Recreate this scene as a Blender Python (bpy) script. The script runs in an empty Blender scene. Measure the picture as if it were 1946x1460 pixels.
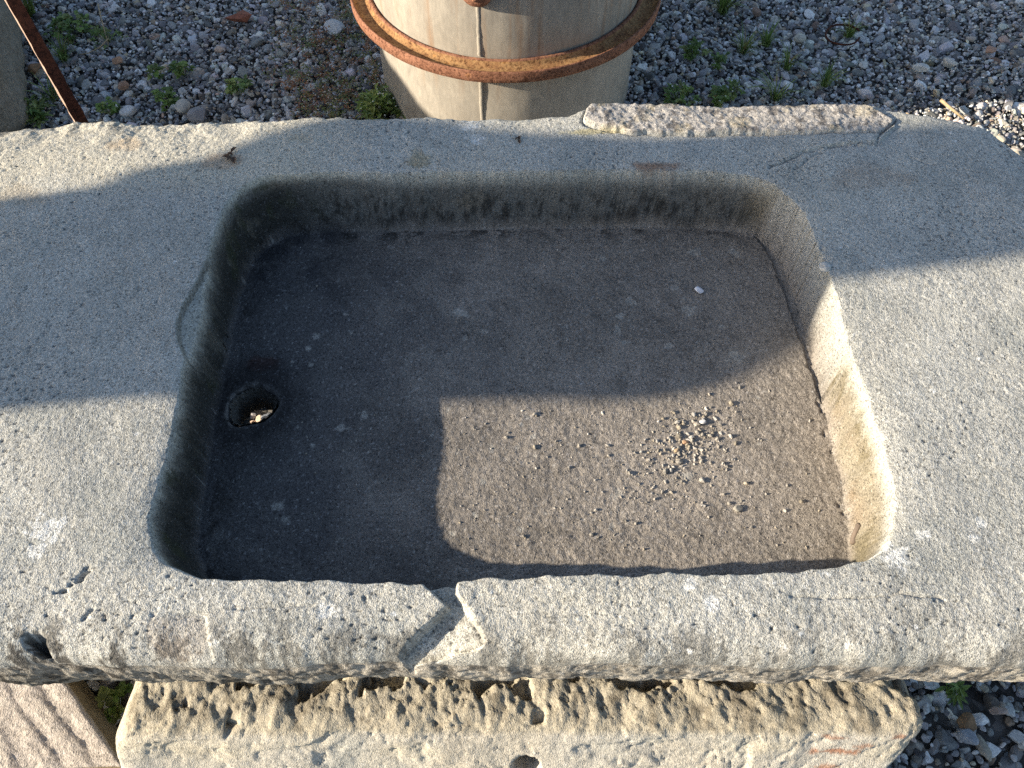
import bpy, bmesh, math, random
import numpy as np

R = math.radians
rng = np.random.default_rng(7)
random.seed(7)
scene = bpy.context.scene
COL = scene.collection

# ------------------------------------------------------------------ camera
CAM_Z = 1.15            # camera height above the gravel
TOP = 0.50              # top of the sink above the gravel
PITCH = 57.0            # degrees below the horizon
FPX = 1470.0            # focal length in photo pixels (1946 wide)
cam_d = bpy.data.cameras.new("camera")
cam_d.sensor_width = 36.0
cam_d.lens = FPX / 1946.0 * 36.0
cam_d.clip_start = 0.01
cam_d.clip_end = 400.0
cam = bpy.data.objects.new("camera", cam_d)
COL.objects.link(cam)
cam.location = (0, 0, CAM_Z)
cam.rotation_euler = (R(90 - PITCH), 0, 0)
scene.camera = cam

# ------------------------------------------------------------------ light
SUN_EL, SUN_AZ = 18.7, 10.5   # the sun stands low on the left, a little in front
sdir = np.array([-math.cos(R(SUN_EL)) * math.cos(R(SUN_AZ)),
                 -math.cos(R(SUN_EL)) * math.sin(R(SUN_AZ)),
                 math.sin(R(SUN_EL))])      # towards the sun
world = bpy.data.worlds.new("World")
scene.world = world
world.use_nodes = True
wn = world.node_tree.nodes
wl = world.node_tree.links
wn.clear()
sky = wn.new("ShaderNodeTexSky")
sky.sky_type = 'NISHITA'
sky.sun_disc = False
sky.sun_elevation = R(SUN_EL)
sky.sun_rotation = math.atan2(sdir[0], sdir[1])
sky.air_density = 1.0
sky.dust_density = 1.0
sky.ozone_density = 1.0
bg = wn.new("ShaderNodeBackground")
bg.inputs[1].default_value = 0.09
wo = wn.new("ShaderNodeOutputWorld")
wl.new(sky.outputs[0], bg.inputs[0])
wl.new(bg.outputs[0], wo.inputs[0])
sun_d = bpy.data.lights.new("sun", 'SUN')
sun_d.energy = 5.0
sun_d.angle = R(0.53)
sun_d.color = (1.0, 0.875, 0.68)
sun = bpy.data.objects.new("sun", sun_d)
COL.objects.link(sun)
from mathutils import Vector
sun.rotation_euler = Vector((-sdir).tolist()).to_track_quat('-Z', 'Y').to_euler()
sun.location = (-6, -1, 3)

scene.view_settings.view_transform = 'Standard'
scene.view_settings.look = 'None'
scene.view_settings.exposure = 1.20
scene.view_settings.gamma = 1.0
scene.cycles.use_denoising = False
scene.view_settings.use_curve_mapping = False

# ------------------------------------------------------------------ helpers
SP, CP = math.sin(R(PITCH)), math.cos(R(PITCH))

def P(px, py, z):
    """plan position (x, y) of photo pixel px,py on the level z"""
    px = np.asarray(px, float); py = np.asarray(py, float)
    u = (px - 973.0) / FPX
    v = (730.0 - py) / FPX
    dy = CP + v * SP
    dz = -SP + v * CP
    t = (z - CAM_Z) / dz
    return np.stack([u * t, dy * t], -1)

def sstep(a, b, x):
    t = np.clip((x - a) / (b - a), 0, 1)
    return t * t * (3 - 2 * t)

_perm = np.random.default_rng(99).permutation(4096).astype(np.int32)
_g3 = np.random.default_rng(5).normal(size=(4096, 3))
_g3 /= np.linalg.norm(_g3, axis=1)[:, None]
_g3 = np.ascontiguousarray(_g3.T.astype(np.float32))
_ga = np.random.default_rng(6).uniform(0, 2 * np.pi, 4096)
_g2 = np.stack([np.cos(_ga), np.sin(_ga)]).astype(np.float32)

def gnoise(p, freq, seed=0):
    """gradient noise, about -1..1; p (N,3) or flat (N,2)"""
    D = p.shape[1]
    q = (p * np.float32(freq) + np.float32(seed * 17.31)).astype(np.float32)
    fl = np.floor(q)
    i = fl.astype(np.int32)
    f = q - fl
    w = f * f * f * (f * (f * 6 - 15) + 10)
    out = np.zeros(len(p), np.float32)
    X = [_perm[(i[:, 0] + (d + seed * 131)) & 4095] for d in (0, 1)]
    wx = (1 - w[:, 0], w[:, 0]); wy = (1 - w[:, 1], w[:, 1])
    fx = (f[:, 0], f[:, 0] - 1); fy = (f[:, 1], f[:, 1] - 1)
    for dx in (0, 1):
        for dy in (0, 1):
            hy = _perm[(X[dx] + i[:, 1] + dy) & 4095]
            wxy = wx[dx] * wy[dy]
            if D == 2:
                out += (_g2[0][hy] * fx[dx] + _g2[1][hy] * fy[dy]) * wxy
                continue
            for dz in (0, 1):
                h = _perm[(hy + i[:, 2] + dz) & 4095]
                wz = w[:, 2] if dz else 1 - w[:, 2]
                out += (_g3[0][h] * fx[dx] + _g3[1][h] * fy[dy] + _g3[2][h] * (f[:, 2] - dz)) * wxy * wz
    return out * np.float32(1.5 if D == 2 else 1.6)

def fbm(p, freq, octs, seed=0, gain=0.5):
    o = np.zeros(len(p), np.float32); a = 1.0
    for k in range(octs):
        o += a * gnoise(p, freq, seed + k)
        freq *= 2.03; a *= gain
    return o

def poly_sd(x, y, poly):
    """signed distance to a closed polygon, negative inside"""
    n = len(poly)
    d2 = np.full(x.shape, 1e9)
    inside = np.zeros(x.shape, bool)
    for k in range(n):
        ax, ay = poly[k]; bx, by = poly[(k + 1) % n]
        ex, ey = bx - ax, by - ay
        wx, wy = x - ax, y - ay
        t = np.clip((wx * ex + wy * ey) / (ex * ex + ey * ey + 1e-12), 0, 1)
        d2 = np.minimum(d2, (wx - ex * t) ** 2 + (wy - ey * t) ** 2)
        if abs(by - ay) > 1e-12:
            c = ((ay > y) != (by > y)) & (x < (bx - ax) * (y - ay) / (by - ay) + ax)
            inside ^= c
    d = np.sqrt(d2)
    return np.where(inside, -d, d)

def seg_d(x, y, pts):
    """distance to an open polyline"""
    d2 = np.full(x.shape, 1e9)
    for (ax, ay), (bx, by) in zip(pts[:-1], pts[1:]):
        ex, ey = bx - ax, by - ay
        wx, wy = x - ax, y - ay
        t = np.clip((wx * ex + wy * ey) / (ex * ex + ey * ey + 1e-12), 0, 1)
        d2 = np.minimum(d2, (wx - ex * t) ** 2 + (wy - ey * t) ** 2)
    return np.sqrt(d2)

def smooth_poly(pts, n=2):
    """Chaikin corner cutting of a closed polygon"""
    p = np.asarray(pts, float)
    for _ in range(n):
        q = np.roll(p, -1, 0)
        p = np.stack([0.75 * p + 0.25 * q, 0.25 * p + 0.75 * q], 1).reshape(-1, 2)
    return p

def mesh_np(name, verts, quads=None, tris=None, smooth=True, col=None):
    me = bpy.data.meshes.new(name)
    verts = np.asarray(verts, np.float32)
    nq = 0 if quads is None else len(quads)
    nt = 0 if tris is None else len(tris)
    me.vertices.add(len(verts))
    me.vertices.foreach_set("co", verts.ravel())
    li = []
    if nq: li.append(np.asarray(quads, np.int32).ravel())
    if nt: li.append(np.asarray(tris, np.int32).ravel())
    li = np.concatenate(li)
    me.loops.add(len(li))
    me.loops.foreach_set("vertex_index", li)
    me.polygons.add(nq + nt)
    st = np.concatenate([np.arange(nq) * 4, nq * 4 + np.arange(nt) * 3]).astype(np.int32)
    me.polygons.foreach_set("loop_start", st)
    me.update(calc_edges=True)
    me.validate()
    me.polygons.foreach_set("use_smooth", np.full(len(me.polygons), smooth))
    if col is not None:
        a = me.attributes.new("tone", 'FLOAT_COLOR', 'POINT')
        c = np.ones((len(verts), 4), np.float32)
        c[:, :3] = np.clip(col, 0, 1)
        a.data.foreach_set("color", c.ravel())
    return me

def link(name, me, mat=None, parent=None, loc=None):
    o = bpy.data.objects.new(name, me)
    COL.objects.link(o)
    if mat is not None and me is not None:
        me.materials.clear(); me.materials.append(mat)
    if parent is not None: o.parent = parent
    if loc is not None: o.location = loc
    return o

def tag(o, label=None, cat=None, group=None, kind=None):
    if label: o["label"] = label
    if cat: o["category"] = cat
    if group: o["group"] = group
    if kind: o["kind"] = kind
    return o

def empty(name, loc=(0, 0, 0)):
    o = bpy.data.objects.new(name, None)
    COL.objects.link(o); o.location = loc
    o.empty_display_size = 0.05
    return o

def lerp3(c0, c1, t):
    return c0 + (np.asarray(c1) - c0) * np.asarray(t)[:, None]

# ------------------------------------------------------------------ materials
def new_mat(name):
    m = bpy.data.materials.new(name)
    m.use_nodes = True
    nt = m.node_tree
    b = nt.nodes["Principled BSDF"]
    return m, nt, b

def N(nt, t, **kw):
    n = nt.nodes.new(t)
    for k, v in kw.items():
        if hasattr(n, k): setattr(n, k, v)
        else: n.inputs[k].default_value = v
    return n

def stone_mat(name, grain_scale=700.0, grain_amt=0.35, bump=0.5, speck=0.5, dist=0.0008, sparkle=0.0):
    """sandstone: colour from the 'tone' attribute, sand grains, dark pores, light quartz specks"""
    m, nt, b = new_mat(name)
    L = nt.links
    at = N(nt, "ShaderNodeAttribute", attribute_name="tone")
    tc = N(nt, "ShaderNodeTexCoord")
    n1 = N(nt, "ShaderNodeTexNoise"); n1.inputs["Scale"].default_value = grain_scale; n1.inputs["Detail"].default_value = 2.0
    n2 = N(nt, "ShaderNodeTexNoise"); n2.inputs["Scale"].default_value = grain_scale * 0.33; n2.inputs["Detail"].default_value = 3.0
    vo = N(nt, "ShaderNodeTexVoronoi"); vo.inputs["Scale"].default_value = grain_scale * 0.8
    for n in (n1, n2, vo): L.new(tc.outputs["Object"], n.inputs["Vector"])
    r1 = N(nt, "ShaderNodeMapRange"); r1.inputs["From Min"].default_value = 0.3; r1.inputs["From Max"].default_value = 0.7
    r1.inputs["To Min"].default_value = 1.0 - grain_amt; r1.inputs["To Max"].default_value = 1.0 + grain_amt
    L.new(n1.outputs[0], r1.inputs[0])
    r2 = N(nt, "ShaderNodeMapRange"); r2.inputs["From Min"].default_value = 0.3; r2.inputs["From Max"].default_value = 0.7
    r2.inputs["To Min"].default_value = 1.0 - grain_amt * 0.35; r2.inputs["To Max"].default_value = 1.0 + grain_amt * 0.35
    L.new(n2.outputs[0], r2.inputs[0])
    mul = N(nt, "ShaderNodeMath", operation='MULTIPLY')
    L.new(r1.outputs[0], mul.inputs[0]); L.new(r2.outputs[0], mul.inputs[1])
    # per-grain specks from the Voronoi cell colour: a few light, a few dark grains
    sep = N(nt, "ShaderNodeSeparateColor"); L.new(vo.outputs["Color"], sep.inputs[0])
    rl = N(nt, "ShaderNodeMapRange"); rl.inputs["From Min"].default_value = 0.93; rl.inputs["From Max"].default_value = 0.98
    rl.inputs["To Min"].default_value = 0.0; rl.inputs["To Max"].default_value = speck
    L.new(sep.outputs[0], rl.inputs[0])
    rd = N(nt, "ShaderNodeMapRange"); rd.inputs["From Min"].default_value = 0.90; rd.inputs["From Max"].default_value = 0.96
    rd.inputs["To Min"].default_value = 1.0; rd.inputs["To Max"].default_value = 1.0 - 0.75 * speck
    L.new(sep.outputs[1], rd.inputs[0])
    mul2 = N(nt, "ShaderNodeMath", operation='MULTIPLY')
    L.new(mul.outputs[0], mul2.inputs[0]); L.new(rd.outputs[0], mul2.inputs[1])
    vm = N(nt, "ShaderNodeVectorMath", operation='SCALE')
    L.new(at.outputs["Color"], vm.inputs[0]); L.new(mul2.outputs[0], vm.inputs["Scale"])
    vl = N(nt, "ShaderNodeVectorMath", operation='MULTIPLY_ADD')
    L.new(at.outputs["Color"], vl.inputs[0]); vl.inputs[1].default_value = (1.25, 1.25, 1.3); vl.inputs[2].default_value = (.10, .10, .105)
    mx = N(nt, "ShaderNodeMix", data_type='RGBA')
    L.new(rl.outputs[0], mx.inputs[0]); L.new(vm.outputs[0], mx.inputs[6]); L.new(vl.outputs[0], mx.inputs[7])
    L.new(mx.outputs[2], b.inputs["Base Color"])
    b.inputs["Roughness"].default_value = 0.9
    b.inputs["Specular IOR Level"].default_value = 0.25
    add = N(nt, "ShaderNodeMath", operation='ADD')
    L.new(n1.outputs[0], add.inputs[0]); L.new(n2.outputs[0], add.inputs[1])
    add2 = N(nt, "ShaderNodeMath", operation='MULTIPLY_ADD')
    L.new(rd.outputs[0], add2.inputs[0]); add2.inputs[1].default_value = 0.9; L.new(add.outputs[0], add2.inputs[2])
    bp = N(nt, "ShaderNodeBump"); bp.inputs["Strength"].default_value = bump; bp.inputs["Distance"].default_value = dist
    L.new(add2.outputs[0], bp.inputs["Height"]); L.new(bp.outputs[0], b.inputs["Normal"])
    return m

M_SINK = stone_mat("sink_sandstone", 850, 0.46, 0.9, 0.65, 0.0011)
M_SLAB = stone_mat("buff_sandstone", 800, 0.28, 0.9, 0.5, 0.0009)
M_BLOCK = stone_mat("pink_gritstone", 600, 0.28, 1.0, 0.5, 0.0012)
M_ROUGH = stone_mat("grey_weathered_stone", 300, 0.3, 0.8, 0.4, 0.002)

def tint_mat(name, rough=0.85, var=0.25, scale=300, attr="tint", instancer=True, bump=0.3, dist=0.0006):
    m, nt, b = new_mat(name); L = nt.links
    at = N(nt, "ShaderNodeAttribute", attribute_name=attr)
    if instancer: at.attribute_type = 'INSTANCER'
    tc = N(nt, "ShaderNodeTexCoord")
    geo = N(nt, "ShaderNodeNewGeometry")
    n1 = N(nt, "ShaderNodeTexNoise"); n1.inputs["Scale"].default_value = scale; n1.inputs["Detail"].default_value = 4
    L.new(geo.outputs["Position"], n1.inputs["Vector"])
    r = N(nt, "ShaderNodeMapRange"); r.inputs["From Min"].default_value = .3; r.inputs["From Max"].default_value = .7
    r.inputs["To Min"].default_value = 1 - var; r.inputs["To Max"].default_value = 1 + var
    L.new(n1.outputs[0], r.inputs[0])
    vm = N(nt, "ShaderNodeVectorMath", operation='SCALE')
    L.new(at.outputs["Color"], vm.inputs[0]); L.new(r.outputs[0], vm.inputs["Scale"])
    L.new(vm.outputs[0], b.inputs["Base Color"])
    b.inputs["Roughness"].default_value = rough
    b.inputs["Specular IOR Level"].default_value = 0.35
    bp = N(nt, "ShaderNodeBump"); bp.inputs["Strength"].default_value = bump; bp.inputs["Distance"].default_value = dist
    L.new(n1.outputs[0], bp.inputs["Height"]); L.new(bp.outputs[0], b.inputs["Normal"])
    return m

M_GRAVEL = tint_mat("gravel_chips")
M_GRIT = tint_mat("grit_chips", attr="tone", instancer=False)

def leaf_mat(name):
    m, nt, b = new_mat(name); L = nt.links
    at = N(nt, "ShaderNodeAttribute", attribute_name="tone")
    L.new(at.outputs["Color"], b.inputs["Base Color"])
    b.inputs["Roughness"].default_value = 0.55
    b.inputs["Subsurface Weight"].default_value = 0.0
    tr = N(nt, "ShaderNodeBsdfTranslucent"); L.new(at.outputs["Color"], tr.inputs[0])
    mx = N(nt, "ShaderNodeMixShader"); mx.inputs[0].default_value = 0.3
    L.new(b.outputs[0], mx.inputs[1]); L.new(tr.outputs[0], mx.inputs[2])
    L.new(mx.outputs[0], nt.nodes["Material Output"].inputs[0])
    return m
M_LEAF = leaf_mat("leaf")

def rust_mat(name, cols):
    m, nt, b = new_mat(name); L = nt.links
    tc = N(nt, "ShaderNodeTexCoord")
    n1 = N(nt, "ShaderNodeTexNoise"); n1.inputs["Scale"].default_value = 45; n1.inputs["Detail"].default_value = 6; n1.inputs["Roughness"].default_value = .7
    n2 = N(nt, "ShaderNodeTexNoise"); n2.inputs["Scale"].default_value = 190; n2.inputs["Detail"].default_value = 4; n2.inputs["Roughness"].default_value = .7
    L.new(tc.outputs["Object"], n1.inputs["Vector"]); L.new(tc.outputs["Object"], n2.inputs["Vector"])
    cr = N(nt, "ShaderNodeValToRGB")
    e = cr.color_ramp.elements
    e[0].position = .32; e[0].color = cols[0] + (1,)
    e[1].position = .70; e[1].color = cols[3] + (1,)
    x = e.new(.46); x.color = cols[1] + (1,)
    x = e.new(.58); x.color = cols[2] + (1,)
    L.new(n1.outputs[0], cr.inputs[0])
    cr2 = N(nt, "ShaderNodeValToRGB")
    cr2.color_ramp.elements[0].position = .36; cr2.color_ramp.elements[0].color = (.32, .26, .22, 1)
    cr2.color_ramp.elements[1].position = .52; cr2.color_ramp.elements[1].color = (1, 1, 1, 1)
    L.new(n2.outputs[0], cr2.inputs[0])
    mx = N(nt, "ShaderNodeMix", data_type='RGBA', blend_type='MULTIPLY'); mx.inputs[0].default_value = 1
    L.new(cr.outputs[0], mx.inputs[6]); L.new(cr2.outputs[0], mx.inputs[7])
    L.new(mx.outputs[2], b.inputs["Base Color"])
    b.inputs["Roughness"].default_value = .85
    b.inputs["Specular IOR Level"].default_value = .25
    bp = N(nt, "ShaderNodeBump"); bp.inputs["Strength"].default_value = .7; bp.inputs["Distance"].default_value = .0012
    L.new(n2.outputs[0], bp.inputs["Height"]); L.new(bp.outputs[0], b.inputs["Normal"])
    return m
M_RUST = rust_mat("rusted_iron", ((.17, .075, .045), (.25, .115, .07), (.31, .15, .095), (.36, .17, .08)))
M_RUST2 = rust_mat("orange_scale_rust", ((.20, .10, .05), (.30, .16, .07), (.36, .215, .10), (.40, .19, .06)))
M_RUSTDARK = rust_mat("dark_red_rust", ((.045, .014, .009), (.07, .021, .012), (.09, .028, .016), (.12, .04, .02)))

def zinc_mat():
    m, nt, b = new_mat("dusty_galvanised_steel"); L = nt.links
    tc = N(nt, "ShaderNodeTexCoord")
    mp = N(nt, "ShaderNodeMapping"); mp.inputs["Scale"].default_value = (1, 1, .35)
    L.new(tc.outputs["Object"], mp.inputs[0])
    n1 = N(nt, "ShaderNodeTexNoise"); n1.inputs["Scale"].default_value = 11; n1.inputs["Detail"].default_value = 7; n1.inputs["Roughness"].default_value = .65
    n2 = N(nt, "ShaderNodeTexNoise"); n2.inputs["Scale"].default_value = 120; n2.inputs["Detail"].default_value = 5; n2.inputs["Roughness"].default_value = .7
    L.new(mp.outputs[0], n1.inputs["Vector"]); L.new(mp.outputs[0], n2.inputs["Vector"])
    cr = N(nt, "ShaderNodeValToRGB"); e = cr.color_ramp.elements
    e[0].position = .3; e[0].color = (.25, .228, .198, 1)
    e[1].position = .72; e[1].color = (.395, .36, .31, 1)
    x = e.new(.5); x.color = (.33, .30, .258, 1)
    L.new(n1.outputs[0], cr.inputs[0])
    r = N(nt, "ShaderNodeMapRange"); r.inputs["From Min"].default_value = .3; r.inputs["From Max"].default_value = .7
    r.inputs["To Min"].default_value = .82; r.inputs["To Max"].default_value = 1.14
    L.new(n2.outputs[0], r.inputs[0])
    vm = N(nt, "ShaderNodeVectorMath", operation='SCALE')
    L.new(cr.outputs[0], vm.inputs[0]); L.new(r.outputs[0], vm.inputs["Scale"])
    # mud splashed on the foot, rust runs under the hoop, pale scuffs
    sx = N(nt, "ShaderNodeSeparateXYZ"); L.new(tc.outputs["Object"], sx.inputs[0])
    mp2 = N(nt, "ShaderNodeMapping"); mp2.inputs["Scale"].default_value = (60, 60, 4); L.new(tc.outputs["Object"], mp2.inputs[0])
    n3 = N(nt, "ShaderNodeTexNoise"); n3.inputs["Scale"].default_value = 1.0; n3.inputs["Detail"].default_value = 4; L.new(mp2.outputs[0], n3.inputs["Vector"])
    n4 = N(nt, "ShaderNodeTexNoise"); n4.inputs["Scale"].default_value = 28; n4.inputs["Detail"].default_value = 6; n4.inputs["Roughness"].default_value = .7; L.new(tc.outputs["Object"], n4.inputs["Vector"])
    def rng_(sock, a, b_, c_, d_):
        q = N(nt, "ShaderNodeMapRange"); q.inputs[1].default_value = a; q.inputs[2].default_value = b_; q.inputs[3].default_value = c_; q.inputs[4].default_value = d_
        L.new(sock, q.inputs[0]); return q.outputs[0]
    def mul_(a, b_):
        q = N(nt, "ShaderNodeMath", operation='MULTIPLY'); L.new(a, q.inputs[0]); L.new(b_, q.inputs[1]); return q.outputs[0]
    def mix_(fac, c1, col):
        q = N(nt, "ShaderNodeMix", data_type='RGBA'); L.new(fac, q.inputs[0]); L.new(c1, q.inputs[6]); q.inputs[7].default_value = col + (1,); return q.outputs[2]
    colr = vm.outputs[0]
    colr = mix_(mul_(rng_(sx.outputs[2], .13, .228, 0, 1), rng_(n3.outputs[0], .52, .72, 0, .75)), colr, (.27, .17, .105))
    colr = mix_(mul_(rng_(sx.outputs[2], .14, .0, 0, 1), rng_(n4.outputs[0], .42, .62, 0, .8)), colr, (.17, .135, .10))
    colr = mix_(rng_(n4.outputs[0], .60, .74, 0, .45), colr, (.50, .46, .41))
    L.new(colr, b.inputs["Base Color"])
    b.inputs["Metallic"].default_value = .0
    b.inputs["Roughness"].default_value = .62
    bp = N(nt, "ShaderNodeBump"); bp.inputs["Strength"].default_value = .25; bp.inputs["Distance"].default_value = .0015
    L.new(n1.outputs[0], bp.inputs["Height"]); L.new(bp.outputs[0], b.inputs["Normal"])
    return m
M_ZINC = zinc_mat()

def plain_mat(name, col, rough=.8, var=.25, scale=120):
    m, nt, b = new_mat(name); L = nt.links
    tc = N(nt, "ShaderNodeTexCoord")
    n1 = N(nt, "ShaderNodeTexNoise"); n1.inputs["Scale"].default_value = scale; n1.inputs["Detail"].default_value = 5
    L.new(tc.outputs["Object"], n1.inputs["Vector"])
    r = N(nt, "ShaderNodeMapRange"); r.inputs["From Min"].default_value = .3; r.inputs["From Max"].default_value = .7
    r.inputs["To Min"].default_value = 1 - var; r.inputs["To Max"].default_value = 1 + var
    L.new(n1.outputs[0], r.inputs[0])
    vm = N(nt, "ShaderNodeVectorMath", operation='SCALE'); vm.inputs[0].default_value = col
    L.new(r.outputs[0], vm.inputs["Scale"]); L.new(vm.outputs[0], b.inputs["Base Color"])
    b.inputs["Roughness"].default_value = rough
    bp = N(nt, "ShaderNodeBump"); bp.inputs["Strength"].default_value = .4; bp.inputs["Distance"].default_value = .001
    L.new(n1.outputs[0], bp.inputs["Height"]); L.new(bp.outputs[0], b.inputs["Normal"])
    return m
M_TWIG = plain_mat("dry_twig", (.36, .27, .16))
M_STICK = plain_mat("brown_stick", (.15, .115, .09))
M_LIT_EDGE = plain_mat("sunlit_rust_edge", (.42, .30, .24), .6)  # paler rust with the sunlit look of the post edge in its colour
M_BRICK = plain_mat("red_brick_crumb", (.26, .09, .05))
M_DEADLEAF = plain_mat("dead_leaf", (.09, .05, .03))

def ground_mat():
    m, nt, b = new_mat("gravel_ground"); L = nt.links
    tc = N(nt, "ShaderNodeTexCoord")
    vo = N(nt, "ShaderNodeTexVoronoi"); vo.inputs["Scale"].default_value = 75
    n1 = N(nt, "ShaderNodeTexNoise"); n1.inputs["Scale"].default_value = 3; n1.inputs["Detail"].default_value = 5
    L.new(tc.outputs["Object"], vo.inputs["Vector"]); L.new(tc.outputs["Object"], n1.inputs["Vector"])
    sep = N(nt, "ShaderNodeSeparateColor"); L.new(vo.outputs["Color"], sep.inputs[0])
    cr = N(nt, "ShaderNodeValToRGB"); e = cr.color_ramp.elements
    e[0].color = (.05, .045, .04, 1); e[1].color = (.20, .19, .18, 1)
    L.new(sep.outputs[0], cr.inputs[0])
    L.new(cr.outputs[0], b.inputs["Base Color"])
    b.inputs["Roughness"].default_value = .95
    bp = N(nt, "ShaderNodeBump"); bp.inputs["Strength"].default_value = 1; bp.inputs["Distance"].default_value = .006
    bp.invert = True
    L.new(vo.outputs["Distance"], bp.inputs["Height"]); L.new(bp.outputs[0], b.inputs["Normal"])
    return m
M_GROUND = ground_mat()

# ------------------------------------------------------------------ ground
def build_ground():
    xs = np.array([-80, -30, -10, -4, -2.5, 2.5, 4, 10, 30, 80.]); ys = xs + 1
    X, Y = np.meshgrid(xs, ys)
    v = np.stack([X.ravel(), Y.ravel(), np.full(X.size, -0.018)], 1)
    n = len(xs); q = []
    for j in range(n - 1):
        for i in range(n - 1):
            a = j * n + i; q.append((a, a + 1, a + n + 1, a + n))
    o = link("ground", mesh_np("ground", v, q), M_GROUND)
    tag(o, "dark earth and packed small stones under the gravel", kind="structure")
build_ground()

# ------------------------------------------------------------------ the stone sink
def srf(c):  # sRGB 0..255 -> linear
    c = np.asarray(c, float) / 255
    return np.where(c <= .04045, c / 12.92, ((c + .055) / 1.055) ** 2.4)

DEPTH = 0.086
THICK = 0.125
FLOOR_Z = TOP - DEPTH

LIP = [(500, 334), (600, 328), (900, 325), (1200, 325), (1410, 330), (1478, 352), (1512, 410), (1540, 480), (1568, 560),
       (1600, 640), (1640, 740), (1667, 830), (1694, 930), (1696, 985), (1680, 1030), (1636, 1062), (1540, 1076), (1400, 1081),
       (1200, 1081), (935, 1087), (870, 1096), (780, 1098), (600, 1092), (420, 1093), (345, 1082), (302, 1052), (286, 1005),
       (300, 945), (330, 850), (346, 760), (354, 700), (368, 630), (392, 520), (404, 465), (418, 415), (444, 362)]
FLR = [(540, 440), (800, 433), (1100, 430), (1390, 434), (1450, 452), (1492, 505), (1512, 560), (1535, 630), (1562, 750), (1590, 870), (1614, 985),
       (1616, 1060), (1590, 1110), (1500, 1126), (1000, 1134), (500, 1134), (420, 1124), (376, 1080), (372, 1020), (392, 900), (414, 760), (436, 650), (456, 560), (478, 490)]

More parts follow.
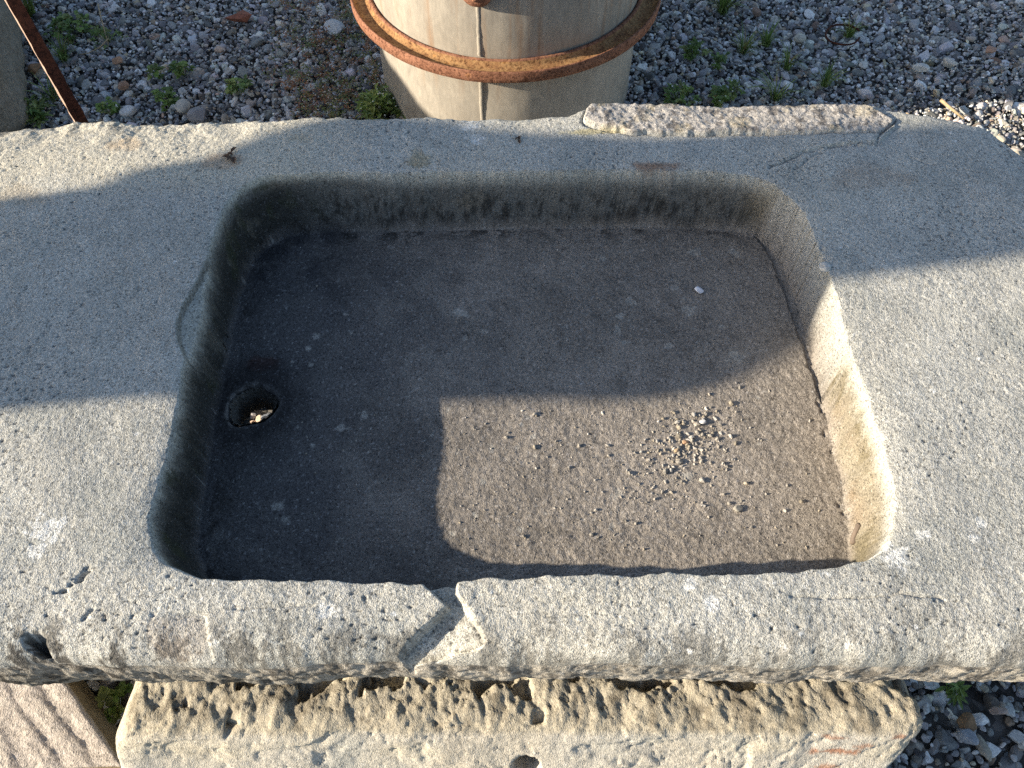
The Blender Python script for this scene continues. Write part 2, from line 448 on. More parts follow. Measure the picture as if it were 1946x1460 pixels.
def build_sink():
    lip = smooth_poly(P(*np.array(LIP).T, TOP))
    flr = smooth_poly(P(*np.array(FLR).T, FLOOR_Z))
    XL, XR = -0.735, 0.735
    # back and front outline of the slab, in plan
    bpx = np.array([(-60, 262), (0, 250), (60, 241), (140, 234), (400, 233), (620, 232), (860, 231), (960, 230), (1080, 226), (1120, 214), (1160, 209),
                    (1240, 207), (1300, 211), (1400, 214), (1480, 214), (1560, 210), (1650, 208), (1690, 216), (1720, 224), (1800, 231), (1860, 245), (1900, 270),
                    (1946, 302), (2030, 380), (2080, 470)], float)
    bw = P(bpx[:, 0], bpx[:, 1], TOP - 0.012)
    bw[0] = (XL, bw[0][1] - .03)
    bx, by = bw[:, 0], bw[:, 1]
    nx, ny = 1030, 560
    U = np.linspace(0, 1, nx)
    xs = XL + (XR - XL) * (U + 0.0)
    yb = np.interp(xs, bx, by)
    # soften corner steps
    k = np.ones(5) / 5
    yb = np.convolve(np.pad(yb, 2, mode='edge'), k, 'valid')
    p1 = np.stack([xs, np.zeros(nx)], 1)
    yf = 0.158 + 0.005 * fbm(p1, 6, 3, 3) + 0.0015 * gnoise(p1, 60, 9) + 0.02 * np.clip(np.abs(xs + .02) - .60, 0, 1) * 2
    yf += 0.006 * sstep(.35, .7, xs)
    yb = yb + 0.003 * fbm(p1, 40, 3, 21)
    # rows: denser at both outer edges
    t = np.linspace(0, 1, ny)
    V = t - 0.055 * np.sin(2 * np.pi * t) / 1.0
    V = (V - V[0]) / (V[-1] - V[0])
    X = np.repeat(xs[None, :], ny, 0)
    Y = yf[None, :] + (yb - yf)[None, :] * V[:, None]
    x = X.ravel(); y = Y.ravel()
    x = x.astype(np.float32); y = y.astype(np.float32)
    p = np.stack([x, y], 1)
    z = np.zeros_like(x)
    # ---- distances
    e_front = (Y - yf[None, :]).ravel()
    e_back = (yb[None, :] - Y).ravel()
    e_end = np.minimum(x - XL, XR - x)
    wob = fbm(p, 9, 4, 31)
    # ---- basin
    xw = x + 0.0022 * gnoise(p, 30, 41) + .001 * gnoise(p, 90, 42)
    yw = y + 0.0022 * gnoise(p, 30, 43) + .001 * gnoise(p, 90, 44)
    dL = -poly_sd(xw, yw, lip)
    dF = poly_sd(xw, yw, flr)
    tw = np.clip((dL + 0.004) / (np.maximum(dL, 0) + np.maximum(dF, 0) + 1e-6 + 0.004), 0, 1)
    tw = np.where(dF <= 0, 1, np.where(dL < -0.004, 0, tw))
    prof = np.where(tw < .25, tw * tw * 1.6, 0)
    # rounded lip, straight wall, rounded foot
    prof = (1 - np.cos(np.pi * tw)) / 2 * 0.45 + tw * 0.55
    prof = sstep(0, 1, tw) * 0.30 + tw ** .82 * 0.70
    inb = tw > 0
    z -= DEPTH * prof
    # soft lip: top dips 3 mm towards the basin edge
    z -= 0.004 * np.exp(-np.maximum(-dL, 0) / 0.012) * (dL < 0)
    z = np.where(dL >= 0, np.minimum(z, -0.004), z)
    floor_m = sstep(0.86, 1.0, tw)
    wall_m = np.clip(inb * 1.0 - floor_m, 0, 1)
    # floor falls a little to the drain
    z -= floor_m * 0.004 * sstep(.5, -.35, x)
    # ---- outer rounding
    rf = 0.026 + 0.006 * wob
    ef = np.clip(rf - e_front, 0, None)
    z -= (rf - np.sqrt(np.maximum(rf * rf - ef * ef, 0))) * 0.95
    z -= 0.010 * sstep(0.075, 0.0, e_front)           # front rim slopes down
    rb = 0.016 + 0.005 * wob
    eb = np.clip(rb - e_back, 0, None)
    z -= (rb - np.sqrt(np.maximum(rb * rb - eb * eb, 0))) * 0.9
    re = 0.03
    ee = np.clip(re - e_end, 0, None)
    z -= (re - np.sqrt(np.maximum(re * re - ee * ee, 0)))
    # back left: rough chopped strip, slopes to the back
    bl = sstep(0.085, 0.0, e_back) * sstep(-.25, -.45, x)
    z -= bl * (0.008 + 0.0055 * fbm(p, 14, 4, 51))
    # far corners sag
    z -= 0.012 * sstep(.5, .75, x) * sstep(.15, 0, e_back)
    z -= 0.010 * sstep(-.5, -.75, x) * sstep(.10, 0, e_front)
    # ---- broad and fine relief
    top_m = 1 - np.clip(tw * 4, 0, 1)
    rough = 0.35 + 0.30 * sstep(0.10, 0.03, e_front) + 0.5 * bl + 0.25 * sstep(.1, .5, fbm(p, 3, 3, 61))
    rough = rough * (1 - 0.25 * floor_m)
    z += 0.0028 * fbm(p, 4.5, 3, 71) * (1 - .5 * floor_m)
    f1 = fbm(p, 38, 3, 81)
    z += 0.0011 * f1 * rough * (1 - .45 * sstep(.09, .03, e_front))
    f2 = fbm(p, 130, 3, 91, .6)
    z += 0.00052 * f2 * (rough + .25 + .55 * floor_m)
    f3 = gnoise(p, 420, 97)
    z += 0.00022 * f3
    # pock marks
    pk = gnoise(p, 110, 101) * 0.55 + gnoise(p, 260, 102) * .45 + .15 * gnoise(p * np.array([1, 2.2], np.float32), 60, 104)
    pit = sstep(.46, .66, pk) * (0.35 + .65 * sstep(-.1, .4, gnoise(p, 9, 103)))
    pit *= (0.30 + 0.45 * sstep(0.12, 0.02, e_front) + .2 * (dL < 0)) * (1 - .6 * floor_m)
    z -= 0.0016 * pit
    fleck = sstep(.64, .80, gnoise(p * np.array([1, 1.6], np.float32), 175, 105) + .15 * gnoise(p, 420, 107) + .34 * gnoise(p, 9, 106) - .04) * (1 - .5 * floor_m) * (1 - .7 * wall_m)
    z -= 0.0012 * fleck
    # ---- chips, ledges and pits read off the stone
    def reg(pts, zl=TOP, wobble=0.002, n=1):
        pl = smooth_poly(P(*np.array(pts).T, zl), n) if n else P(*np.array(pts).T, zl)
        xx = x + wobble * gnoise(p, 55, 111) + .4 * wobble * gnoise(p, 160, 112)
        yy = y + wobble * gnoise(p, 55, 113) + .4 * wobble * gnoise(p, 160, 114)
        return poly_sd(xx, yy, pl)
    # notch in the front rim
    d = reg([(782, 1090), (874, 1085), (866, 1128), (924, 1214), (905, 1232), (858, 1238), (765, 1250), (752, 1234), (850, 1152)], TOP - .008, .0012, 0)
    ramp = sstep(-0.052, -0.004, (x - P(924, 1214, TOP)[0]))   # deeper on the left
    z -= sstep(0.0008, -0.0022, d) * (0.0180 - 0.009 * ramp + .0015 * gnoise(p, 60, 121))
    # raised torn ridge right of the notch
    d = seg_d(x, y, P(*np.array([(868, 1112), (892, 1160), (925, 1212)]).T, TOP - .006))
    z += 0.0012 * np.exp(-(d / .012) ** 2)
    # flat recess on the left front
    d = reg([(285, 1178), (330, 1165), (398, 1170), (400, 1250), (300, 1262), (270, 1220)], TOP - .012, .0012, 0)
    z -= sstep(0.001, -0.002, d) * 0.0040 * sstep(P(275, 1210, TOP)[0], P(395, 1210, TOP)[0], x)
    # deep pit, small pit and a gash on the left front
    d = reg([(48, 1202), (94, 1204), (88, 1228), (92, 1252), (66, 1246), (44, 1226)], TOP - .015, .0015)
    z -= sstep(0.001, -0.008, d) * 0.024
    d = reg([(132, 1272), (150, 1268), (142, 1288), (126, 1290)], TOP - .02, .001)
    z -= sstep(0.001, -0.004, d) * 0.010
    d = seg_d(x, y, P(*np.array([(104, 1128), (128, 1120), (150, 1104), (172, 1088)]).T, TOP - .004)) + .0030 * np.abs(gnoise(p, 60, 131)) + .0030 * gnoise(p, 230, 132) - .0022 * np.exp(-((x - P(152, 1102, TOP)[0]) / .006) ** 2)
    z -= 0.0055 * np.exp(-(np.maximum(d, 0) / .0015) ** 2)
    d = seg_d(x, y, P(*np.array([(158, 1174), (176, 1158)]).T, TOP - .004)) + .002 * gnoise(p, 120, 133)
    z -= 0.003 * np.exp(-(np.maximum(d, 0) / .0014) ** 2)
    # scooped chip on the left lip
    d = reg([(404, 462), (366, 545), (340, 590), (333, 622), (340, 655), (356, 690), (400, 660), (430, 560)], TOP, .0010, 1)
    z -= np.where(tw < .75, sstep(0.0004, -0.0008, d) * 0.0075 + sstep(-.001, -.02, d) * .007, 0)
    # torn ledge along the back right
    d = reg([(1108, 226), (1130, 238), (1200, 249), (1300, 250), (1420, 247), (1540, 249), (1672, 248), (1694, 236), (1700, 226), (1650, 196), (1120, 196)], TOP + .006, .0028, 0)
    led = sstep(0.0005, -0.0025, d)
    z += led * (0.0055 + 0.0022 * fbm(p, 18, 3, 141) + .0010 * fbm(p, 120, 3, 142))
    z -= 0.004 * np.exp(-((d - .0012) / .0016) ** 2)
    # torn face: a hollow step beneath the ledge
    d2 = reg([(1462, 318), (1520, 296), (1580, 280), (1665, 276), (1700, 244), (1700, 230), (1200, 247), (1300, 256), (1420, 275)], TOP + .001, .002, 0)
    z += sstep(0.0006, -0.0014, d2) * 0.0042 * (1 - led) * sstep(P(1430, 260, TOP)[0], P(1600, 260, TOP)[0], x)
    # hairline cracks
    def crack(pts, depth, w, zl=TOP):
        pp = P(*np.array(pts).T, zl)
        dd = seg_d(x + .0025 * gnoise(p, 50, 151) + .0008 * gnoise(p, 200, 153), y + .0025 * gnoise(p, 50, 152) + .0008 * gnoise(p, 200, 154), pp)
        return depth * np.exp(-(dd / w) ** 2)
    z -= crack([(1730, 300), (1760, 312), (1775, 314)], .002, .0012)
    z -= crack([(1462, 318), (1520, 296), (1560, 283), (1612, 277), (1664, 275), (1676, 258), (1692, 244), (1704, 230)], .0045, .0014)
    z -= crack([(1510, 322), (1535, 306), (1556, 290)], .002, .0016)
    z -= crack([(1500, 1136), (1580, 1137), (1700, 1133), (1790, 1142)], .0022, .0012, TOP - .006)
    z -= crack([(868, 1132), (896, 1176), (918, 1206)], .004, .0013, TOP - .01)
    z -= crack([(450, 1162), (520, 1160), (600, 1152)], .0015, .0012, TOP - .01)
    # flaked strip and small slots at the right foot of the basin
    for pts, dep in (([(1552, 758), (1566, 790)], .008), ([(1570, 820), (1580, 860)], .007), ([(1594, 950), (1600, 975)], .006), ([(1528, 690), (1540, 700)], .005), ([(1516, 560), (1523, 600)], .004)):
        z -= crack(pts, dep * .6, .0020, FLOOR_Z) * sstep(-.2, .4, gnoise(p, 130, 158))
    # hard crack above the drain foot, scaling on the left wall foot
    z += wall_m * (0.0005 * fbm(p, 60, 3, 161) + .0012 * gnoise(p, 22, 163))
    scal = sstep(.1, .5, fbm(p, 26, 3, 164)) * wall_m * sstep(.45, .9, tw)
    z -= 0.0008 * scal
    z = z + TOP

    # ---------------------------------------------------------------- colour
    base = np.array([.405, .400, .372])
    c = np.repeat(base[None], len(x), 0)
    big = fbm(p, 2.6, 4, 201); mid = fbm(p, 11, 4, 202); sm = fbm(p, 45, 3, 203); tiny = gnoise(p, 330, 204)
    c *= (1 + .10 * big + .10 * mid + .07 * sm + .08 * tiny)[:, None]
    c = lerp3(c, (.38, .345, .27), np.clip(.25 * sstep(0, .7, big), 0, 1))
    c = lerp3(c, (.30, .315, .30), np.clip(.3 * sstep(.1, .7, -mid), 0, 1))
    # pits and flecks coloured darker
    c = lerp3(c, (.07, .065, .06), .75 * pit * (dL < 0.004))
    c = lerp3(c, (.08, .075, .068), .6 * fleck)
    wsp = sstep(.60, .74, gnoise(p, 300, 206)) * (dL < 0)
    c = lerp3(c, (.62, .62, .60), .45 * wsp)
    chd = reg([(404, 462), (366, 545), (340, 590), (333, 622), (340, 655), (356, 690), (400, 660), (430, 560)], TOP, .0010, 1)
    c = lerp3(c, (.06, .056, .05), .75 * np.exp(-((chd + .0006) / .0011) ** 2) * sstep(.3, .1, tw))  # dark line painted along the chip edge in place of its shade
    # dark weathering of the front face and back-left strip
    lich = sstep(-.05, .45, fbm(p, 36, 4, 211, .65) + .6 * gnoise(p, 260, 212)) * sstep(.050, .006, e_front + .006 * mid)
    c = lerp3(c, (.055, .050, .045), (.55 + .35 * sstep(-.1, -.4, x)) * lich)
    c = lerp3(c, (.53, .49, .40), .65 * sstep(.17, .10, e_back + .02 * mid) * sstep(-.15, -.30, x))
    bll = sstep(.15, .6, fbm(p, 34, 4, 213, .65) + .45 * gnoise(p, 220, 214)) * sstep(.055, .01, e_back) * sstep(-.35, -.55, x)
    c = lerp3(c, (.08, .076, .07), .7 * bll)
    frosty = sstep(.25, .75, fbm(p, 8, 4, 215) + .4 * gnoise(p, 120, 216)) * (dL < 0)
    c = lerp3(c, (.52, .50, .45), .30 * frosty)
    # peppered dark algae on the right-front and on the rim
    pep = sstep(.10, .65, fbm(p, 7, 3, 221) + .35 * gnoise(p, 160, 222)) * sstep(.25, .6, x) * sstep(.42, .2, y) * (dL < 0)
    c = lerp3(c, (.13, .125, .115), .55 * pep)
    # rust-brown corner at the front left
    brn = sstep(.14, .0, np.hypot(x + .70, (y - .17) * 1.6) + .03 * mid)
    c = lerp3(c, (.25, .155, .09), .65 * brn)
    rec = sstep(.0, -.004, reg([(285, 1178), (330, 1165), (398, 1170), (400, 1250), (300, 1262), (270, 1220)], TOP - .012))
    c = lerp3(c, (.33, .27, .22), .30 * rec)
    # basin: dirty stained floor, darker to the left, black lower walls, ochre right wall
    flc = np.repeat(np.array([.232, .207, .182])[None], len(x), 0)
    flc *= (1 + .16 * big + .12 * mid + .12 * sm + .16 * tiny)[:, None]
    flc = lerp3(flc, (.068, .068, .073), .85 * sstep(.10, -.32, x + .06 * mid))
    flc = lerp3(flc, (.26, .215, .16), .55 * sstep(.25, .45, x + .05 * mid) * sstep(.55, .3, y))
    tide = np.exp(-((big + .25 * mid - .05) / .05) ** 2) + .7 * np.exp(-((big + .3 * mid + .35) / .04) ** 2)
    flc = lerp3(flc, (.30, .28, .245), .16 * tide)
    flc *= (1 - .16 * sstep(.05, .5, fbm(p, 5, 4, 247)))[:, None]
    flc = lerp3(flc, (.46, .45, .43), .42 * sstep(.56, .72, gnoise(p, 260, 248)))
    wlc = np.zeros((len(x), 3))
    W = np.nonzero((tw > .03) & (tw < .999))[0]
    pw3 = np.stack([x[W], y[W], z[W] * 1.0], 1).astype(np.float32)
    t3 = tw[W]
    md3 = fbm(pw3, 14, 4, 401); sm3 = fbm(pw3, 50, 3, 405)
    wc = np.repeat(np.array([.150, .145, .134])[None], len(W), 0) * (1 + .15 * md3 + .14 * sm3)[:, None]
    wc = lerp3(wc, (.19, .15, .10), .5 * sstep(.15, .6, fbm(pw3, 9, 3, 409)))
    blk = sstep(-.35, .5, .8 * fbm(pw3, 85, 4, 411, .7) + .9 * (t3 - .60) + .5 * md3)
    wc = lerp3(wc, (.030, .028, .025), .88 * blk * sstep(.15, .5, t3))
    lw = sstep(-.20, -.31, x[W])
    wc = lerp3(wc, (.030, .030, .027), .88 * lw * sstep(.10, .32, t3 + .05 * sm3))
    wc = lerp3(wc, (.13, .12, .10), .6 * lw * sstep(.30, .65, fbm(pw3 * np.array([1, 1, .5], np.float32), 45, 3, 415)))
    wc = lerp3(wc, (.040, .045, .020), .6 * lw * sstep(.30, .65, fbm(pw3, 30, 3, 418)))
    rw = sstep(.27, .33, x[W]) * (1 - sstep(.60, .78, y[W] + .04 * md3))
    oc = np.repeat(np.array([.225, .200, .155])[None], len(W), 0) * (1 + .18 * md3 + .15 * sm3)[:, None]
    oc = lerp3(oc, (.125, .105, .062), .75 * sstep(-.05, .4, fbm(pw3, 22, 4, 421, .6)))
    oc = lerp3(oc, (.24, .165, .11), .4 * sstep(.3, .9, t3) * sstep(0, .4, fbm(pw3, 20, 3, 425)))
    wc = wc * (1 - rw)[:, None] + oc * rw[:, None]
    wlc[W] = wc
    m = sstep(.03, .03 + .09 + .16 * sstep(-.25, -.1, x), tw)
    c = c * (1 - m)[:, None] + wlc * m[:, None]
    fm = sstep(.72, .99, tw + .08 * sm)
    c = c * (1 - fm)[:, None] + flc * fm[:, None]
    # pale dust line along the foot of the back wall
    foot = np.exp(-((tw - .93) / .05) ** 2) * sstep(.3, .8, gnoise(p, 25, 241) + .5) * (y > .62)
    c = lerp3(c, (.24, .20, .15), .12 * foot)
    # black crust along the foot of the back and left walls, creeping on to the floor
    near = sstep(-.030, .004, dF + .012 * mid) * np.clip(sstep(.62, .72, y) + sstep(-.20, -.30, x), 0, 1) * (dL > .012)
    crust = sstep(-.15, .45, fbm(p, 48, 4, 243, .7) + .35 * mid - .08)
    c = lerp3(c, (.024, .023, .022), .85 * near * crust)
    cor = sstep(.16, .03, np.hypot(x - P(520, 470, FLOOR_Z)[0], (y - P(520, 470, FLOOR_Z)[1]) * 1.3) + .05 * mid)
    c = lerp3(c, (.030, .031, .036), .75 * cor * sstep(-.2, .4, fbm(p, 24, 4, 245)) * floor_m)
    # spots: white lichens and flakes (photo px, radius mm)
    spots = [(1705, 1058, 13, TOP), (1750, 1015, 6, TOP), (1850, 1020, 5, TOP), (1864, 992, 5, TOP), (1570, 1087, 4, TOP), (1312, 1112, 6, TOP), (1358, 1146, 8, TOP),
             (88, 1010, 16, TOP), (70, 1045, 10, TOP), (905, 264, 11, TOP), (620, 1160, 9, TOP), (1756, 1285, 4, TOP - .02), (893, 236, 12, TOP),
             (877, 592, 8, FLOOR_Z), (1195, 572, 6, FLOOR_Z), (1322, 480, 8, FLOOR_Z), (1395, 677, 10, FLOOR_Z), (1310, 590, 8, FLOOR_Z), (1178, 600, 8, FLOOR_Z),
             (1176, 625, 6, FLOOR_Z), (1145, 490, 6, FLOOR_Z), (1284, 545, 5, FLOOR_Z), (1200, 575, 5, FLOOR_Z), (1395, 480, 8, FLOOR_Z), (1374, 620, 5, FLOOR_Z),
             (1270, 655, 5, FLOOR_Z), (600, 635, 5, FLOOR_Z), (585, 660, 4, FLOOR_Z), (645, 810, 5, FLOOR_Z), (690, 785, 6, FLOOR_Z), (525, 960, 6, FLOOR_Z),
             (540, 985, 5, FLOOR_Z), (920, 628, 4, FLOOR_Z), (935, 850, 4, FLOOR_Z), (1000, 790, 4, FLOOR_Z), (1172, 940, 6, FLOOR_Z), (1160, 1000, 5, FLOOR_Z), (1310, 905, 6, FLOOR_Z)]
    r2 = np.random.default_rng(4)
    for _ in range(46):
        spots.append((r2.uniform(480, 1500), r2.uniform(470, 1030), r2.uniform(1.5, 3.4), FLOOR_Z))
    for _ in range(60):
        spots.append((r2.uniform(0, 1946), r2.uniform(250, 1230), r2.uniform(1.0, 2.4), TOP))
    wn_ = .55 * gnoise(p, 120, 251) + .35 * gnoise(p, 300, 252)
    for (sx, sy, rad, zl) in spots:
        q = P(sx, sy, zl); rad *= .001
        sel = (np.abs(x - q[0]) < rad * 2.2) & (np.abs(y - q[1]) < rad * 2.2)
        if zl < TOP - .05: sel &= tw > .9
        else: sel &= dL < .003
        if not sel.any(): continue
        ii = np.nonzero(sel)[0]
        dd = np.hypot(x[ii] - q[0], (y[ii] - q[1]) * 1.1) / rad + wn_[ii] * 1.5
        k_ = sstep(1.0, .7, dd) * (.8 if zl > TOP - .05 else .6)
        tgt = np.array([.66, .66, .64]) if zl > TOP - .05 else np.array([.38, .365, .33])
        c[ii] = c[ii] + (tgt - c[ii]) * k_[:, None]
    # ochre and rust marks
    for (sx, sy, rx, ry, colr, a, zl) in [(1235, 316, .045, .014, (.23, .13, .08), .8, TOP), (800, 300, .022, .02, (.30, .25, .15), .6, TOP), (240, 272, .04, .02, (.45, .33, .21), .5, TOP),
                                          (430, 305, .03, .015, (.36, .24, .15), .5, TOP), (1140, 252, .05, .006, (.50, .42, .2), .55, TOP), (560, 262, .03, .012, (.36, .30, .2), .4, TOP),
                                          (60, 370, .05, .03, (.33, .25, .16), .3, TOP), (1650, 340, .05, .03, (.31, .25, .2), .4, TOP), (495, 686, .018, .012, (.07, .030, .024), .7, FLOOR_Z)]:
        q = P(sx, sy, zl)
        dd = np.hypot((x - q[0]) / rx, (y - q[1]) / ry) + .5 * mid + .3 * sm
        c = lerp3(c, colr, a * sstep(1.0, .4, dd))
    # sooty ring about the drain and black drip patch
    hole = P(477, 767, FLOOR_Z)
    HR = 0.0236
    ang = np.arctan2(y - hole[1], x - hole[0])
    hd = np.hypot(x - hole[0], y - hole[1])
    c = lerp3(c, (.022, .021, .022), .85 * sstep(.085, .03, hd + .012 * mid + .006 * sm) * floor_m)
    # torn pale ledge
    c = lerp3(c, (.37, .345, .325), .85 * led)
    c = lerp3(c, (.11, .10, .095), .8 * led * sstep(.05, .5, fbm(p, 70, 3, 261) + .4 * gnoise(p, 260, 262)))
    c = lerp3(c, (.46, .39, .25), .35 * led * sstep(.2, .6, fbm(p, 22, 3, 263)))
    # ---------------------------------------------------------------- drain hole
    Rh = HR * (1 + .06 * np.sin(2 * ang + .6) + .05 * np.sin(3 * ang + 2) + .04 * np.sin(5 * ang))
    # chamfered ring round the drain, lighter scraped rim
    cham = sstep(Rh * 1.22, Rh * 1.0, hd)
    z -= cham * 0.010 * floor_m
    c = lerp3(c, (.19, .18, .17), .85 * np.exp(-((hd - Rh * 1.08) / .0045) ** 2) * sstep(-.3, .4, gnoise(p, 110, 271) + .35))
    idx = np.arange(nx * ny).reshape(ny, nx)
    q = np.stack([idx[:-1, :-1], idx[:-1, 1:], idx[1:, 1:], idx[1:, :-1]], -1).reshape(-1, 4)
    inside = hd < Rh
    dead = inside[q].all(1)
    q = q[~dead]
    # boundary of the removed patch
    # verts that are inside but still used are moved out to the hole edge
    used = np.zeros(nx * ny, bool); used[q.ravel()] = True
    mv = used & inside
    x[mv] = hole[0] + np.cos(ang[mv]) * Rh[mv]
    y[mv] = hole[1] + np.sin(ang[mv]) * Rh[mv]
    verts = [np.stack([x, y, z], 1)]
    cols = [c]
    quads = [q]
    nv = nx * ny
    # throat of the drain: rings, narrowing, with its own top ring just over the moved edge
    na, nr = 96, 16
    th = np.linspace(0, 2 * np.pi, na, endpoint=False)
    Rt = HR * (1 + .06 * np.sin(2 * th + .6) + .05 * np.sin(3 * th + 2) + .04 * np.sin(5 * th))
    zb = TOP - THICK
    z0 = FLOOR_Z - .0085
    for k_ in range(nr):
        s = k_ / (nr - 1)
        rr = Rt * (1.03 - .20 * min(s * 3, 1) + .02 * s) + .0010 * np.random.default_rng(k_).normal(size=na)
        zz = z0 + .003 + (zb - z0 - .006) * s
        verts.append(np.stack([hole[0] + rr * np.cos(th), hole[1] + rr * np.sin(th), np.full(na, zz)], 1))
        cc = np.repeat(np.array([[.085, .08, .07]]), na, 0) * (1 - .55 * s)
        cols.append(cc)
        if k_:
            a = nv + (k_ - 1) * na + np.arange(na); b_ = nv + (k_ - 1) * na + (np.arange(na) + 1) % na
            quads.append(np.stack([a, b_, b_ + na, a + na], 1)[:, ::-1])
    nv += na * nr
    # ---------------------------------------------------------------- outer sides
    loop = np.concatenate([idx[0, :], idx[1:, -1], idx[-1, -2::-1], idx[-2:0, 0]])
    nl = len(loop)
    lx, ly, lz = x[loop], y[loop], z[loop]
    tx = np.roll(lx, -3) - np.roll(lx, 3); ty = np.roll(ly, -3) - np.roll(ly, 3)
    tl = np.hypot(tx, ty) + 1e-9
    onx, ony = ty / tl, -tx / tl
    prev = loop
    rings = 34
    cz = lz.copy()
    for k_ in range(1, rings + 1):
        s = k_ / rings
        zz = lz + (TOP - THICK - .020 * sstep(-.15, -.60, lx) - lz) * s
        pp = np.stack([lx, ly, zz], 1)
        dsp = 0.0022 * fbm(pp, 30, 4, 301) + .0016 * fbm(pp, 110, 2, 305)
        dsp += -0.012 * s ** 3 + .002 * np.sin(np.pi * s)
        dsp *= min(1, k_ / 5)
        verts.append(np.stack([lx + onx * dsp, ly + ony * dsp, zz], 1))
        cc = np.repeat(np.array([[.36, .335, .295]]), nl, 0) * (1 + .2 * fbm(pp, 30, 3, 311))[:, None]
        lk = sstep(-.1, .45, fbm(pp, 40, 4, 312, .65) + .55 * gnoise(pp, 260, 313))
        cc = lerp3(cc, (.045, .040, .036), (.70 + .25 * sstep(-.1, -.4, lx)) * np.clip(lk + .25 * sstep(-.1, -.4, lx), 0, 1))
        cc = lerp3(cc, (.36, .34, .30), .5 * sstep(.25, .6, fbm(pp, 15, 3, 315)))
        mb = sstep(.2, -.2, lx) * s
        cc = lerp3(cc, (.03, .032, .018), .4 * mb)
        cols.append(cc)
        cur = nv + np.arange(nl)
        quads.append(np.stack([prev, cur, np.roll(cur, -1), np.roll(prev, -1)], 1))
        prev = cur
        nv += nl
    # underside: coarse grid with an opening at the drain
    bxn, byn = 60, 36
    xb = np.linspace(XL + .012, XR - .012, bxn)
    fy = np.interp(xb, xs, yf) + .012; bky = np.interp(xb, xs, yb) - .012
    tt = np.linspace(0, 1, byn)
    XB = np.repeat(xb[None], byn, 0); YB = fy[None] + (bky - fy)[None] * tt[:, None]
    bi = nv + np.arange(bxn * byn).reshape(byn, bxn)
    bq = np.stack([bi[:-1, :-1], bi[1:, :-1], bi[1:, 1:], bi[:-1, 1:]], -1).reshape(-1, 4)
    cxm = (XB[:-1, :-1] + XB[1:, 1:]).ravel() / 2; cym = (YB[:-1, :-1] + YB[1:, 1:]).ravel() / 2
    bq = bq[np.hypot(cxm - hole[0], cym - hole[1]) > HR * 1.05]
    verts.append(np.stack([XB.ravel(), YB.ravel(), TOP - THICK - .020 * sstep(-.15, -.60, XB.ravel())], 1))
    cols.append(np.repeat(np.array([[.16, .15, .13]]), XB.size, 0))
    quads.append(bq)
    me = mesh_np("stone_sink", np.concatenate(verts), np.concatenate(quads), col=np.concatenate(cols))
    o = link("stone_sink", me, M_SINK)
    tag(o, "large grey sandstone sink with a round drain hole and chipped rim", "sink")
    return np.stack([x, y, z], 1).reshape(ny, nx, 3)
SINK = build_sink()

# ------------------------------------------------------------------ rough blocks of stone
def rough_block(name, dims, res, mat, colour_fn, disp_fn, rnd=.02, warp=None):
    """box with rounded edges, dense enough to carry its own relief; base centre at the origin"""
    w, d, h = dims
    n = [max(2, int(round(s / res))) for s in dims]
    vs, qs, base = [], [], 0
    for ax in range(3):
        for sg in (-1, 1):
            a, b = [k for k in range(3) if k != ax]
            ua = np.linspace(-.5, .5, n[a] + 1) * dims[a]; ub = np.linspace(-.5, .5, n[b] + 1) * dims[b]
            A, B = np.meshgrid(ua, ub)
            v = np.zeros((A.size, 3)); v[:, a] = A.ravel(); v[:, b] = B.ravel(); v[:, ax] = sg * dims[ax] / 2
            ii = base + np.arange(A.size).reshape(A.shape)
            q = np.stack([ii[:-1, :-1], ii[:-1, 1:], ii[1:, 1:], ii[1:, :-1]], -1).reshape(-1, 4)
            flip = (ax == 1) ^ (sg < 0)
            qs.append(q[:, ::-1] if flip else q); vs.append(v); base += A.size
    v = np.concatenate(vs); q = np.concatenate(qs)
    key = np.round(v / (res * .05)).astype(np.int64)
    _, first, inv = np.unique(key, axis=0, return_index=True, return_inverse=True)
    v = v[first]; q = inv.reshape(-1)[q]
    half = np.array(dims) / 2
    r = min(rnd, half.min() * .95)
    core = np.clip(v, -(half - r), half - r)
    dlt = v - core
    ln = np.linalg.norm(dlt, axis=1)[:, None] + 1e-9
    nrm = dlt / ln
    v = core + nrm * r
    v[:, 2] += h / 2
    dsp = disp_fn(v, nrm)
    c = colour_fn(v, nrm)
    v = v + nrm * dsp[:, None]
    if warp is not None: v = warp(v)
    return mesh_np(name, v, q, col=c)

def stone_cols(base, alt, dark, seed, amt=.5, freq=6):
    def f(v, n):
        c = np.repeat(np.array(base)[None], len(v), 0)
        a = fbm(v, freq, 4, seed); b = fbm(v, freq * 5, 4, seed + 9)
        c *= (1 + .12 * b + .1 * gnoise(v, 300, seed + 3))[:, None]
        c = lerp3(c, alt, np.clip(.7 * sstep(-.1, .6, a), 0, 1))
        c = lerp3(c, dark, amt * sstep(.2, .6, b + .25 * gnoise(v, 160, seed + 5)))
        return c
    return f

